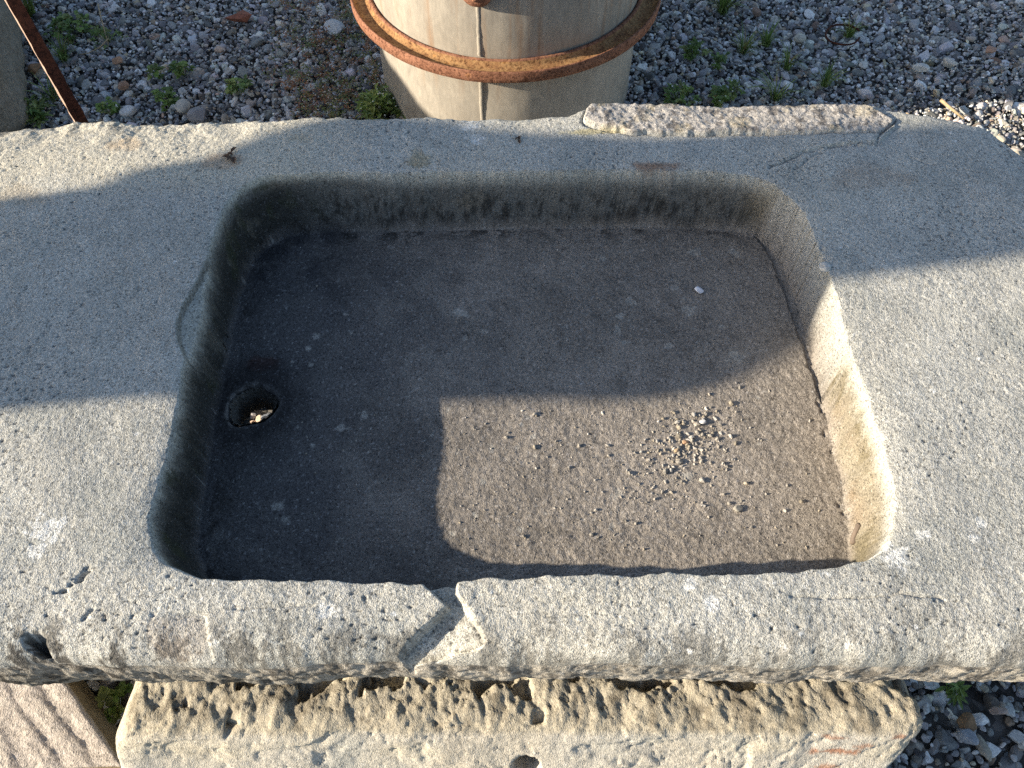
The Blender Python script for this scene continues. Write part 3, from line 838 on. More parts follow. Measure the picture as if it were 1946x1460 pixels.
# --- buff slab (an old sink turned on edge) leaning in front
def build_lean():
    tilt = R(50)
    # B: front top arris; top edge is the torn rim, face looks up and out
    W, Hh, T = 0.83, 0.40, 0.10
    hole_local = None
    ax_up = np.array([0, math.cos(tilt), math.sin(tilt)])      # up the face
    ax_n = np.array([0, -math.sin(tilt), math.cos(tilt)])      # out of the face
    B = np.array([0.003, 0.133, 0.300])
    # local: x, y = out of face (front = +T/2), z up the face ; top arris of the face = (x, +T/2, Hh)
    def world(v):
        o = np.zeros_like(v)
        o[:, 0] = v[:, 0] + B[0]
        rel_n = v[:, 1] - T / 2
        rel_u = v[:, 2] - Hh
        # the torn edge rises to the back
        rel_u = rel_u + sstep(Hh - .06, Hh, v[:, 2]) * np.clip(T / 2 - v[:, 1], 0, 1) * .70
        o += ax_up[None] * rel_u[:, None] + ax_n[None] * rel_n[:, None]
        o[:, 1] += B[1]; o[:, 2] += B[2]
        return o
    def disp(v, n):
        up = np.clip(n[:, 2], 0, 1)
        front = np.clip(n[:, 1], 0, 1)
        d = .003 * fbm(v, 8, 3, 401) + .0012 * fbm(v, 45, 3, 405) + .0004 * fbm(v, 160, 2, 409)
        # torn upper edge: lumps, slanting furrows and a few deep holes
        rt = v @ np.array([[.85, .5, 0], [-.5, .85, 0], [0, 0, 1.]])
        d += up * (.0034 * fbm(rt, 27, 4, 413, .6) + .0016 * fbm(rt * np.array([1, .8, 1]), 120, 3, 415, .7) - .013 * sstep(.40, .66, fbm(rt, 34, 3, 416) + .9 * sstep(.035, .0, v[:, 1] - 0) - .35))
        d -= up * .010 * sstep(.02, -.05, v[:, 1] + .012 * gnoise(v, 30, 417)) * .5
        cz = np.abs(fbm(rt * np.array([1, .6, 1]), 40, 3, 418)); cz2 = np.abs(fbm(rt * np.array([1, .8, 1]), 90, 2, 419))
        d -= up * (.0020 * np.exp(-cz / .04) + .0014 * np.exp(-cz2 / .06))
        # bedding flakes on the face: thin stepped sheets and short diagonal tool marks
        fl = fbm(v * np.array([.6, 1, 1.6]), 9, 3, 421)
        d -= front * (.0022 * sstep(.10, .13, fl) + .0018 * sstep(.38, .41, fl))
        tm = fbm((v @ np.array([[.8, 0, -.6], [0, 1, 0], [.6, 0, .8]])) * np.array([.35, 1, 1.4]), 60, 2, 425)
        d -= front * .0022 * sstep(.42, .6, tm) * sstep(-.1, .3, v[:, 0] - .05 + .1 * gnoise(v, 8, 427))
        pk = gnoise(v, 90, 429); d -= front * .0014 * sstep(.45, .65, pk)
        fs = np.abs(fbm(v * np.array([.55, 1, 1.5]), 16, 3, 431)); d -= front * .0035 * np.exp(-(fs / .012) ** 2) * sstep(-.05, .25, gnoise(v, 12, 432))
        return d
    def colr(v, n):
        c = stone_cols((.44, .415, .365), (.45, .41, .34), (.22, .20, .17), 431, .25)(v, n)
        up = sstep(.25, .7, n[:, 2])
        ch = fbm(v * np.array([1, .55, .55]), 34, 4, 411, .6)
        c = lerp3(c, (.40, .355, .27), .8 * up)
        c = lerp3(c, (.12, .10, .075), .6 * up * sstep(.12, .5, fbm(v, 30, 4, 435, .65) * .8 + ch * .4))
        c = lerp3(c, (.47, .41, .28), .5 * sstep(.0, .05, .03 - np.abs(v[:, 2] - Hh + .025 + .008 * gnoise(v, 14, 437))) * sstep(0, .4, gnoise(v, 10, 438) + .3))
        for (xx, zz, rx, rz, a) in ((.336, .372, .030, .0045, .95), (.325, .388, .016, .0025, .8), (.386, .389, .008, .003, .8), (.335, .352, .018, .004, .8), (.36, .378, .02, .003, .7)):
            dd = np.hypot((v[:, 0] - xx) / rx, (v[:, 2] - zz) / rz) + .7 * gnoise(v, 60, 439) + .4 * gnoise(v, 150, 440)
            c = lerp3(c, (.30, .11, .045), .8 * a * sstep(1, .5, dd + .5 * gnoise(v, 250, 441)) * (n[:, 1] > .3))
        c = lerp3(c, (.34, .35, .33), .5 * sstep(.15, .6, fbm(v, 7, 3, 442)) * (1 - up))
        return c
    me = rough_block("leaning", (W, T, Hh), .0024, M_SLAB, colr, disp, .016)
    co = np.zeros(len(me.vertices) * 3, np.float32); me.vertices.foreach_get("co", co); co = co.reshape(-1, 3).astype(float)
    # drain bore: push a round plug of the face deep in
    hx, hz, hr = 0.012, Hh - .0505, .0125
    dd = np.hypot(co[:, 0] - hx, co[:, 2] - hz)
    m = (dd < hr * 1.25) & (co[:, 1] > 0)
    k = sstep(hr * 1.2, hr * .92, dd) * m
    co[:, 1] -= k * .07
    # rounded, knocked corners
    co[:, 0] *= 1 - .035 * sstep(Hh - .03, Hh, co[:, 2]) * (co[:, 0] < 0)
    co[:, 0] -= .06 * sstep(Hh - .01, Hh - .11, co[:, 2]) * (co[:, 0] > 0) * sstep(.0, .41, co[:, 0]) ** 2
    co[:, 0] += .012 * sstep(Hh - .03, Hh, co[:, 2]) * sstep(.3, .41, co[:, 0])
    w = world(co)
    base_z = w[:, 2].min()
    me.vertices.foreach_set("co", w.astype(np.float32).ravel()); me.update()
    o = link("leaning_stone_slab", me, M_SLAB)
    tag(o, "buff stone slab with torn top edge and small bore, leaning in front of the sink", "stone slab")
build_lean()

# --- pinkish tooled block at the front left
def build_block():
    c0 = np.array([-.481, .125])
    e1 = np.array([-1.0, -.03]); e2 = np.array([-.719, .695])
    def warp(v):
        a = .25 - v[:, 0]; b = v[:, 1] + .20
        o = np.zeros_like(v)
        o[:, 0] = c0[0] + e1[0] * a + e2[0] * b
        o[:, 1] = c0[1] + e1[1] * a + e2[1] * b
        o[:, 2] = v[:, 2]
        return o
    def groove(v):
        ph = (v[:, 0] * .72 + .010 * gnoise(v, 9, 451) + .004 * gnoise(v, 30, 452)) / .031
        t = ph - np.floor(ph)
        return t
    def disp(v, n):
        up = np.clip(n[:, 2], 0, 1)
        t = groove(v)
        g = sstep(.0, .55, t) - sstep(.82, 1.0, t)
        d = up * (-.0024 * (1 - g) * (.6 + .5 * gnoise(v, 12, 455)))
        d += .0012 * fbm(v, 50, 3, 457) + up * .0008 * fbm(v, 150, 2, 459) + up * .002 * fbm(v, 14, 2, 461)
        return d
    def colr(v, n):
        c = stone_cols((.48, .425, .375), (.50, .45, .385), (.30, .25, .21), 463, .3, 9)(v, n)
        t = groove(v)
        c = lerp3(c, (.30, .25, .23), .35 * sstep(.75, .95, t))
        side = (n[:, 2] < .3)
        c[side] = np.array([.30, .235, .15]) * (1 + .12 * fbm(v[side] * np.array([1, 1, 4]), 20, 3, 465))[:, None]
        return c
    me = rough_block("block", (.50, .40, .09), .0035, M_BLOCK, colr, disp, .006, warp)
    o = link("tooled_stone_block", me, M_BLOCK)
    tag(o, "pinkish stone block with slanting tool grooves, lowest left beside the leaning slab", "stone block")
build_block()

# --- low weathered stone at the far left edge
def build_left_stone():
    def disp(v, n):
        return .010 * fbm(v, 6, 3, 471) + .003 * fbm(v, 30, 4, 473) + .0008 * fbm(v, 140, 2, 475)
    def colr(v, n):
        c = stone_cols((.22, .205, .175), (.25, .225, .18), (.09, .085, .08), 477, .35, 5)(v, n)
        up = sstep(.5, .9, n[:, 2])
        c = lerp3(c, (.50, .49, .47), .6 * up * sstep(-.2, .4, fbm(v, 22, 4, 479)))
        c = lerp3(c, (.10, .095, .085), .6 * up * sstep(.2, .5, fbm(v, 40, 4, 481)))
        return c
    me = rough_block("left_stone", (.60, .62, .17), .007, M_ROUGH, colr, disp, .035)
    o = link("weathered_stone", me, M_ROUGH, loc=(-1.455, 1.60, -.01))
    o.rotation_euler = (0, R(-3), R(20))
    tag(o, "low weathered grey stone on the gravel behind the rusty post", "stone")
build_left_stone()

# --- unseen shade casters added on the left, outlines shaped to throw the shadows
def to_plan(u, s):
    a = R(SUN_AZ)
    return (u * math.cos(a) - s * math.sin(a), u * math.sin(a) + s * math.cos(a))
TEL = math.tan(R(SUN_EL))
HU = 0.65
def build_shade_casters():
    u0 = -2.15
    prof = [(-3.6, .775, 1.09), (-2.4, .765, 1.10), (-1.2, .745, 1.15), (-.73, .735, 1.209), (-.65, .732, 1.206), (-.51, .722, 1.204), (-.45, .718, 1.243), (-.40, .713, 1.246), (-.32, .703, 1.250),
            (-.25, .692, 1.291), (-.19, .682, 1.318), (-.10, .660, 1.325), (-.02, .646, 1.31), (.06, .648, 1.28), (.13, .662, 1.245), (.25, .706, 1.205), (.31, .72, 1.19), (.45, .734, 1.15),
            (.7, .741, 1.125), (1.03, .735, 1.085), (1.35, .745, 1.05), (1.5, .78, 1.0), (1.56, .84, .94)]
    prof = np.array(prof)
    zs = TOP + (prof[:, 0] * HU - u0) * TEL
    zz = np.linspace(zs[0], zs[-1], 150)
    lo = np.interp(zz, zs, prof[:, 1]) * HU; hi = np.interp(zz, zs, prof[:, 2]) * HU
    zz = zz - 0.0
    # continue down to the gravel
    zlow = np.linspace(-.03, zz[0], 20, endpoint=False)
    zz = np.concatenate([zlow, zz]); lo = np.concatenate([np.full(20, lo[0] - .01), lo]); hi = np.concatenate([np.full(20, hi[0]), hi])
    nseg = 48
    th = np.linspace(0, 2 * np.pi, nseg, endpoint=False)
    V, Q = [], []
    for k, z in enumerate(zz):
        cs, hw = (lo[k] + hi[k]) / 2, (hi[k] - lo[k]) / 2
        ct, st = np.cos(th), np.sin(th)
        du = .085 * np.sign(st) * np.abs(st) ** .6
        ds = hw * np.sign(ct) * np.abs(ct) ** .8
        for a, b in zip(du, ds):
            # the silhouette stays in the plane across the light: no shear needed for so thin a caster
            pl = to_plan(u0 + a, cs + b)
            V.append((pl[0], pl[1], z))
        if k:
            i0 = (k - 1) * nseg
            for j in range(nseg):
                j2 = (j + 1) % nseg
                Q.append((i0 + j, i0 + j2, i0 + nseg + j2, i0 + nseg + j))
    V = np.array(V)
    top = len(V)
    V = np.vstack([V, V[-nseg:].mean(0)[None] + [[0, 0, .01]]])
    T = [(top - nseg + j, top - nseg + (j + 1) % nseg, top) for j in range(nseg)]
    me = mesh_np("standing", V, Q, T, col=stone_cols((.36, .34, .29), (.4, .36, .28), (.14, .13, .12), 491)(V, None))
    o = link("unseen_shade_caster", me, M_ROUGH)
    tag(o, "added unseen shade caster left of the sink, outline shaped to its shadow", "shade caster")
    # second added caster further back, top sloped to shade the left gravel
    u1 = -2.3
    s0, s1 = 1.22, 3.4
    n = 70
    V, Q = [], []
    for j in range(n):
        s = s0 + (s1 - s0) * j / (n - 1)
        zt = .073 + (0.05 - u1) * TEL + min((s - 1.375) * .39, .33)
        zt += .010 * math.sin(s * 23) + .006 * math.sin(s * 57)
        if j == 0 or j == n - 1: zt -= .02
        for (du, z) in ((-.11, -.03), (-.11, zt - .03), (-.07, zt), (.07, zt - .02), (.11, zt - .06), (.11, -.03)):
            pl = to_plan(u1 + du, s)
            V.append((pl[0], pl[1], z))
    m = 6
    for j in range(n - 1):
        for k in range(m):
            k2 = (k + 1) % m
            Q.append((j * m + k, j * m + k2, (j + 1) * m + k2, (j + 1) * m + k))
    Tt = []
    for b in (0, (n - 1) * m):
        for k in range(1, m - 1): Tt.append((b, b + k, b + k + 1))
    V = np.array(V)
    me = mesh_np("shade_slab", V, Q, Tt, smooth=False, col=stone_cols((.36, .34, .29), (.4, .36, .28), (.14, .13, .12), 495)(V, None))
    o = link("unseen_shade_slab", me, M_ROUGH)
    tag(o, "added unseen slab at the far left, shaped to shade gravel and drum foot", "stone slab")
build_shade_casters()

# --- bearers under the sink
def build_bearers():
    f = stone_cols((.34, .32, .28), (.38, .34, .27), (.14, .13, .12), 497)
    def disp(v, n): return .004 * fbm(v, 12, 3, 499)
    for k, (x, y, w, d) in enumerate(((-.56, .40, .14, .26), (.55, .68, .15, .40))):
        me = rough_block("bearer", (w, d, TOP - THICK + (-.014 if k == 0 else .004)), .02, M_ROUGH, f, disp, .012)
        o = link("bearer_block", me, M_ROUGH, loc=(x, y, -.004))
        tag(o, ("stone block carrying the drain end of the sink from below", "stone block carrying the far right end of the sink from below")[k], "stone block", "blocks under the sink")
build_bearers()

# ------------------------------------------------------------------ galvanised drum
def lathe(profile, nseg=160, closed=False, jitter=0, seed=0):
    pr = np.array(profile); n = len(pr)
    th = np.linspace(0, 2 * np.pi, nseg, endpoint=False)
    rs = np.random.default_rng(seed)
    V = np.zeros((n, nseg, 3))
    V[:, :, 0] = pr[:, 0:1] * np.cos(th)[None]; V[:, :, 1] = pr[:, 0:1] * np.sin(th)[None]; V[:, :, 2] = pr[:, 1:2]
    if jitter:
        flat = V.reshape(-1, 3)
        nn = jitter * fbm(flat, 9, 3, seed) + jitter * .5 * gnoise(flat, 60, seed + 5)
        rad = np.hypot(flat[:, 0], flat[:, 1])[:, None] + 1e-9
        flat[:, :2] += flat[:, :2] / rad * nn[:, None]
        flat[:, 2] += .5 * jitter * gnoise(flat, 14, seed + 8)
        V = flat.reshape(n, nseg, 3)
    ii = np.arange(n * nseg).reshape(n, nseg)
    lst = range(n) if closed else range(n - 1)
    Q = []
    for k in lst:
        a = ii[k]; b = ii[(k + 1) % n]
        Q.append(np.stack([a, np.roll(a, -1), np.roll(b, -1), b], 1))
    return V.reshape(-1, 3), np.concatenate(Q)

def build_drum():
    root = empty("metal_drum", (-.013, 1.6185, 0))
    tag(root, "dusty galvanised drum with rusty hoops standing on the gravel", "drum")
    r = .286
    prof = [(0, .012), (r - .012, .012), (r - .004, .006), (r, .0), (r + .003, .006), (r + .003, .016), (r, .022)]
    for k in range(25): prof.append((r + .0015 * math.sin(k * .5), .03 + k * (.452 - .03) / 24))
    prof += [(r - .003, .457), (r - .004, .44), (r - .004, .05), (0, .045)]
    V, Q = lathe(prof, 200, jitter=.0012, seed=501)
    # smooth shading with a crisp feel
    me = mesh_np("drum_body", V, Q)
    link("body", me, M_ZINC, root)
    def hoop(zl, name, R_=.331, seed=511):
        # inner bead, sunken channel, raised outer lip, skirt, return
        p = [(r - .001, zl - .012), (r + .0015, zl + .001), (r + .006, zl + .004), (r + .010, zl + .001), (r + .012, zl - .006), (r + .020, zl - .009), (R_ - .010, zl - .008),
             (R_ - .006, zl - .003), (R_ - .004, zl + .001), (R_ - .001, zl + .0015), (R_, zl - .001), (R_ + .0005, zl - .012), (R_, zl - .021), (R_ - .003, zl - .023), (R_ - .005, zl - .021),
             (R_ - .006, zl - .013), (r + .02, zl - .013), (r - .001, zl - .016)]
        V, Q = lathe(p, 220, closed=True, jitter=.0007, seed=seed)
        me = mesh_np("hoop", V, Q)
        o = link(name, me, M_RUST, root)
        me.materials.append(M_RUST2)
        mi = np.zeros(len(Q), np.int32); mi[220 * 3:220 * 8] = 1
        me.polygons.foreach_set("material_index", mi)
        return o
    o = hoop(.244, "hoop"); o["label"] = "rusty channel-shaped hoop round the middle"
    o = hoop(.450, "hoop", .331, 531); o["label"] = "rusty hoop round the top rim"
    # vertical seam: folded strip standing a little proud, in two lengths
    ang = -math.pi / 2 - .172
    for z0, z1 in ((.018, .226), (.248, .43)):
        n = 40; V = []; Q = []
        rs = np.random.default_rng(3)
        for k in range(n):
            z = z0 + (z1 - z0) * k / (n - 1)
            wv = .0003 * math.sin(k * .5) + .0003 * rs.normal()
            for (da, dr) in ((-.0045, -.001), (-.0038, .0016), (-.001, .0024), (.0030, .0026), (.0036, .0016), (.0036, -.002)):
                a = ang + (da + wv) / r
                V.append(((r + dr) * math.cos(a), (r + dr) * math.sin(a), z))
            if k:
                for j in range(5):
                    b = (k - 1) * 6 + j; Q.append((b, b + 1, b + 7, b + 6))
        me = mesh_np("seam", np.array(V), Q)
        link("seam", me, M_ZINC, root)
    # rusty lug under the top hoop, over the seam
    bm = bmesh.new()
    bmesh.ops.create_uvsphere(bm, u_segments=24, v_segments=14, radius=1)
    for v in bm.verts:
        x, y, z = v.co
        x = math.copysign(abs(x) ** .8, x)
        v.co = (x * .030, y * .013, z * .022 + (.006 * x * x))
    me = bpy.data.meshes.new("lug"); bm.to_mesh(me); bm.free()
    for p in me.polygons: p.use_smooth = True
    a = ang + .0
    o = link("lug", me, M_RUST, root, loc=((r + .008) * math.cos(a), (r + .008) * math.sin(a), .374))
    o.rotation_euler = (0, 0, a + math.pi / 2)
    # rivet
    bm = bmesh.new(); bmesh.ops.create_uvsphere(bm, u_segments=14, v_segments=8, radius=.006)
    me = bpy.data.meshes.new("rivet"); bm.to_mesh(me); bm.free()
    link("rivet", me, M_RUST, o, loc=(0, .0 - .013, 0))
build_drum()

# ------------------------------------------------------------------ rusted iron post
def build_post():
    b = (-.6376, .950)
    root_loc = (b[0], b[1], -.03)
    n = 90; H = .78
    V, Q = [], []
    rs = np.random.default_rng(12)
    # flat iron with a folded edge: its wide side turned from the sun, the thin edge in it
    yaw = R(45)
    prof = [(-.0085, -.002), (.0085, -.002), (.0085, .002), (-.0045, .002), (-.0045, .0055), (-.0085, .0055)]
    for k in range(n):
        z = H * k / (n - 1)
        for (x, y) in prof:
            x += .0004 * rs.normal(); y += .0004 * rs.normal()
            V.append((x * math.cos(yaw) - y * math.sin(yaw), x * math.sin(yaw) + y * math.cos(yaw), z))
        if k:
            for j in range(6):
                j2 = (j + 1) % 6; a = (k - 1) * 6
                Q.append((a + j, a + j2, a + 6 + j2, a + 6 + j))
    t = (n - 1) * 6
    T = [(t, t + 1, t + 2), (t, t + 2, t + 3), (t, t + 3, t + 4), (t, t + 4, t + 5)]
    me = mesh_np("post", np.array(V), Q, T, smooth=False)
    o = link("iron_post", me, M_RUSTDARK, loc=root_loc)
    me.materials.append(M_LIT_EDGE)            # sunlight on the thin edge painted as a paler rust
    mi = np.zeros(len(Q) + len(T), np.int32); mi[5:len(Q):6] = 1
    me.polygons.foreach_set("material_index", mi)
    tag(o, "upright rusty flat-iron post at the back left corner of the sink", "post")
build_post()

# ------------------------------------------------------------------ gravel (countless: one mass)
def stone_proto(seed, rounded):
    rs = np.random.default_rng(seed)
    bm = bmesh.new()
    bmesh.ops.create_icosphere(bm, subdivisions=3, radius=1)
    planes = [(lambda a: (a / np.linalg.norm(a), rs.uniform(.48, .80)))(rs.normal(size=3)) for _ in range(9 if not rounded else 6)]
    for v in bm.verts:
        c = np.array(v.co)
        for nrm, d in planes:
            k = c @ nrm
            if k > d: c = c - nrm * (k - d)
        v.co = c
    me = bpy.data.meshes.new("gravel_chip"); bm.to_mesh(me); bm.free()
    for p in me.polygons: p.use_smooth = False
    me.materials.append(M_GRAVEL)
    return me

def build_gravel():
    protos = bpy.data.collections.new("gravel_chips")
    for k in range(10):
        protos.objects.link(bpy.data.objects.new("gravel_chip_%02d" % k, stone_proto(600 + k, k >= 7)))
    rs = np.random.default_rng(77)
    pts, scl, rot, tint = [], [], [], []
    pal = np.array([(.20, .205, .22), (.26, .265, .28), (.15, .155, .17), (.32, .32, .33), (.22, .20, .185), (.27, .245, .215), (.11, .115, .13), (.40, .40, .40), (.22, .165, .135), (.28, .235, .18), (.19, .205, .195), (.18, .17, .175)])
    pw = np.array([.22, .19, .14, .11, .09, .06, .07, .03, .02, .03, .03, .03]); pw = pw / pw.sum()
    def layer(x0, x1, y0, y1, pitch, rmin, rmax, z0, dens=1.0, flat=.62):
        nx_ = int((x1 - x0) / pitch); ny_ = int((y1 - y0) / pitch)
        gx, gy = np.meshgrid(np.arange(nx_), np.arange(ny_))
        x = x0 + (gx + .5 * (gy % 2)).ravel() * pitch; y = y0 + gy.ravel() * pitch
        x = x + rs.uniform(-.5, .5, x.size) * pitch; y = y + rs.uniform(-.5, .5, x.size) * pitch
        k = rs.uniform(size=x.size) < dens
        x, y = x[k], y[k]; n = x.size
        r = np.clip(rmin * np.exp(rs.exponential(.38, n)), rmin, rmax)
        s = np.stack([r * rs.uniform(.85, 1.35, n), r * rs.uniform(.7, 1.0, n), r * rs.uniform(.45, .8, n) * flat / .62], 1)
        e = np.stack([rs.normal(0, .45, n), rs.normal(0, .45, n), rs.uniform(0, 6.28, n)], 1)
        # gentle swells of the yard surface
        zz = z0 + .006 * np.sin(x * 7 + 1.3 * y) * np.cos(y * 6 - x) + rs.uniform(-.003, .003, n)
        ci = rs.choice(len(pal), n, p=pw)
        c = pal[ci] * np.array([1.02, 1.0, .95]) * np.exp(rs.normal(.44, .42, (n, 1))) * (1 + .025 * rs.normal(size=(n, 3)))
        pts.append(np.stack([x, y, zz], 1)); scl.append(s); rot.append(e); tint.append(c)
    # behind the sink, seen
    layer(-1.9, 1.9, 1.02, 2.45, .0130, .0050, .0160, -.006)
    layer(-1.9, 1.9, 1.02, 2.45, .0110, .0027, .0060, -.001, .8)
    layer(-1.9, 1.9, 1.02, 2.45, .075, .0105, .018, .000, .45)
    # front right, seen close
    layer(.15, 1.25, -.35, .62, .0140, .0056, .0170, -.004)
    layer(.15, 1.25, -.35, .62, .0120, .0032, .0066, .000, .85)
    layer(.15, 1.25, -.35, .62, .060, .0105, .0175, .001, .5)
    # below the sink and elsewhere round about
    layer(-1.1, .15, -.35, 1.02, .0150, .0058, .017, -.004)
    layer(.15, 1.9, .62, 1.02, .0150, .0058, .017, -.004)
    layer(-2.6, -1.1, -.6, 1.02, .022, .009, .02, -.004)
    layer(1.25, 2.4, -.6, 1.02, .022, .009, .02, -.004)
    layer(-2.6, 2.6, 2.45, 3.6, .022, .009, .02, -.004)
    pts = np.concatenate(pts); scl = np.concatenate(scl); rot = np.concatenate(rot); tint = np.clip(np.concatenate(tint), .02, .75)
    # keep the footprint of the drum free
    k = np.hypot(pts[:, 0] + .013, pts[:, 1] - 1.6185) > .283
    # bare wet soil at the lower right
    sp = P(1872, 1368, 0); wob_ = .35 * gnoise(pts[:, :2].copy(), 25, 7)
    k &= ~((np.hypot((pts[:, 0] - sp[0]) / .042, (pts[:, 1] - sp[1]) / .040) + wob_ < 1) & (rs.uniform(size=len(pts)) < .85))
    pts, scl, rot, tint = pts[k], scl[k], rot[k], tint[k]
    me = bpy.data.meshes.new("gravel")
    me.vertices.add(len(pts)); me.vertices.foreach_set("co", pts.astype(np.float32).ravel())
    a = me.attributes.new("chip_scale", 'FLOAT_VECTOR', 'POINT'); a.data.foreach_set("vector", scl.astype(np.float32).ravel())
    a = me.attributes.new("chip_turn", 'FLOAT_VECTOR', 'POINT'); a.data.foreach_set("vector", rot.astype(np.float32).ravel())
    a = me.attributes.new("tint", 'FLOAT_COLOR', 'POINT')
    a.data.foreach_set("color", np.concatenate([tint, np.ones((len(tint), 1))], 1).astype(np.float32).ravel())
    a = me.attributes.new("chip_kind", 'INT', 'POINT'); a.data.foreach_set("value", rs.integers(0, 10, len(pts)).astype(np.int32))
    me.update()
    ng = bpy.data.node_groups.new("scatter_gravel", 'GeometryNodeTree')
    ng.interface.new_socket("Geometry", in_out='INPUT', socket_type='NodeSocketGeometry')
    ng.interface.new_socket("Geometry", in_out='OUTPUT', socket_type='NodeSocketGeometry')
    gi = ng.nodes.new("NodeGroupInput"); go = ng.nodes.new("NodeGroupOutput")
    iop = ng.nodes.new("GeometryNodeInstanceOnPoints")
    ci = ng.nodes.new("GeometryNodeCollectionInfo")
    ci.inputs["Collection"].default_value = protos
    ci.inputs["Separate Children"].default_value = True
    ci.inputs["Reset Children"].default_value = True
    def na(nm, ty):
        n = ng.nodes.new("GeometryNodeInputNamedAttribute"); n.data_type = ty; n.inputs["Name"].default_value = nm
        return [s for s in n.outputs if s.enabled and s.name == "Attribute"][0]
    ng.links.new(gi.outputs[0], iop.inputs["Points"])
    ng.links.new(ci.outputs[0], iop.inputs["Instance"])
    iop.inputs["Pick Instance"].default_value = True
    ng.links.new(na("chip_kind", 'INT'), iop.inputs["Instance Index"])
    e2r = ng.nodes.new("FunctionNodeEulerToRotation")
    ng.links.new(na("chip_turn", 'FLOAT_VECTOR'), e2r.inputs[0])
    ng.links.new(e2r.outputs[0], iop.inputs["Rotation"])
    ng.links.new(na("chip_scale", 'FLOAT_VECTOR'), iop.inputs["Scale"])
    ng.links.new(iop.outputs[0], go.inputs[0])
    o = link("gravel", me, M_GRAVEL)
    md = o.modifiers.new("scatter", 'NODES'); md.node_group = ng
    tag(o, "grey crushed gravel covering the yard", "gravel", kind="stuff")
    return len(pts)
NG = build_gravel()

# ------------------------------------------------------------------ small things
def sink_z(x, y):
    i = int(np.clip(np.searchsorted(SINK[0, :, 0], x), 0, SINK.shape[1] - 1))
    j = int(np.clip(np.searchsorted(SINK[:, i, 1], y), 0, SINK.shape[0] - 1))
    return float(SINK[j, i, 2])

class Soup:
    """collects little strips and leaves into one mesh with a tone per vertex"""
    def __init__(self): self.v, self.f, self.c = [], [], []
    def add(self, verts, faces, col):
        b = len(self.v)
        self.v += [tuple(map(float, q)) for q in verts]
        self.f += [tuple(b + k for k in f) for f in faces]
        self.c += [col] * len(verts) if np.ndim(col) == 1 else list(col)
    def mesh(self, name, smooth=False):
        me = bpy.data.meshes.new(name)
        me.from_pydata(self.v, [], self.f); me.update()
        a = me.attributes.new("tone", 'FLOAT_COLOR', 'POINT')
        c = np.ones((len(self.v), 4), np.float32); c[:, :3] = np.array(self.c)
        a.data.foreach_set("color", c.ravel())
        me.polygons.foreach_set("use_smooth", np.full(len(me.polygons), smooth))
        return me

def add_leaf(S, base, d, up, L, W, col, fold=.25):
    d = d / np.linalg.norm(d)
    side = np.cross(d, up); side /= np.linalg.norm(side) + 1e-9
    nrm = np.cross(side, d)
    pts = [base, base + d * L * .35 + side * W * .5 + nrm * W * fold, base + d * L * .4, base + d * L * .35 - side * W * .5 + nrm * W * fold,
           base + d * L * .75 + side * W * .38 + nrm * W * fold * .6 - up * L * .06, base + d * L * .78 - up * L * .05, base + d * L * .75 - side * W * .38 + nrm * W * fold * .6 - up * L * .06, base + d * L - up * L * .14]
    S.add(pts, [(0, 1, 2), (0, 2, 3), (1, 4, 5, 2), (2, 5, 6, 3), (4, 7, 5), (5, 7, 6)], np.asarray(col))

def add_blade(S, base, az, L, lean, W, col):
    n = 6; h = np.array([math.cos(az), math.sin(az), 0]); sd = np.array([-h[1], h[0], 0])
    pts = []; cols = []
    p = np.array(base, float); el = math.pi / 2 - lean * .35
    for k in range(n):
        w = W * (1 - (k / (n - 1)) ** 1.6) * .5 + .0001
        pts += [p - sd * w, p + sd * w]
        cols += [np.asarray(col) * (.75 + .45 * k / (n - 1))] * 2
        p = p + (h * math.cos(el) + np.array([0, 0, 1]) * math.sin(el)) * L / (n - 1)
        el -= lean * 1.5 / (n - 1)
    S.add(pts, [(2 * k, 2 * k + 1, 2 * k + 3, 2 * k + 2) for k in range(n - 1)], cols)

GREEN = [(.14, .22, .045), (.18, .26, .06), (.11, .18, .045), (.23, .27, .085)]
def grass_tuft(px, py, h, n, label, seed):
    rs = np.random.default_rng(seed)
    b = P(px, py, .005); S = Soup()
    for _ in range(n):
        a = rs.uniform(0, 6.28); r = rs.uniform(0, .012)
        col = np.array(GREEN[rs.integers(4)]) * rs.uniform(.8, 1.3)
        if rs.uniform() < .08: col = np.array((.28, .22, .09))
        add_blade(S, (r * math.cos(a), r * math.sin(a), 0), a + rs.normal(0, .5), h * rs.uniform(.5, 1.15), rs.uniform(.3, 1.25), rs.uniform(.0022, .0038), col)
    o = link("grass_tuft", S.mesh("grass_tuft", True), M_LEAF, loc=(b[0], b[1], .0))
    tag(o, label, "grass", "grass tufts in the gravel")

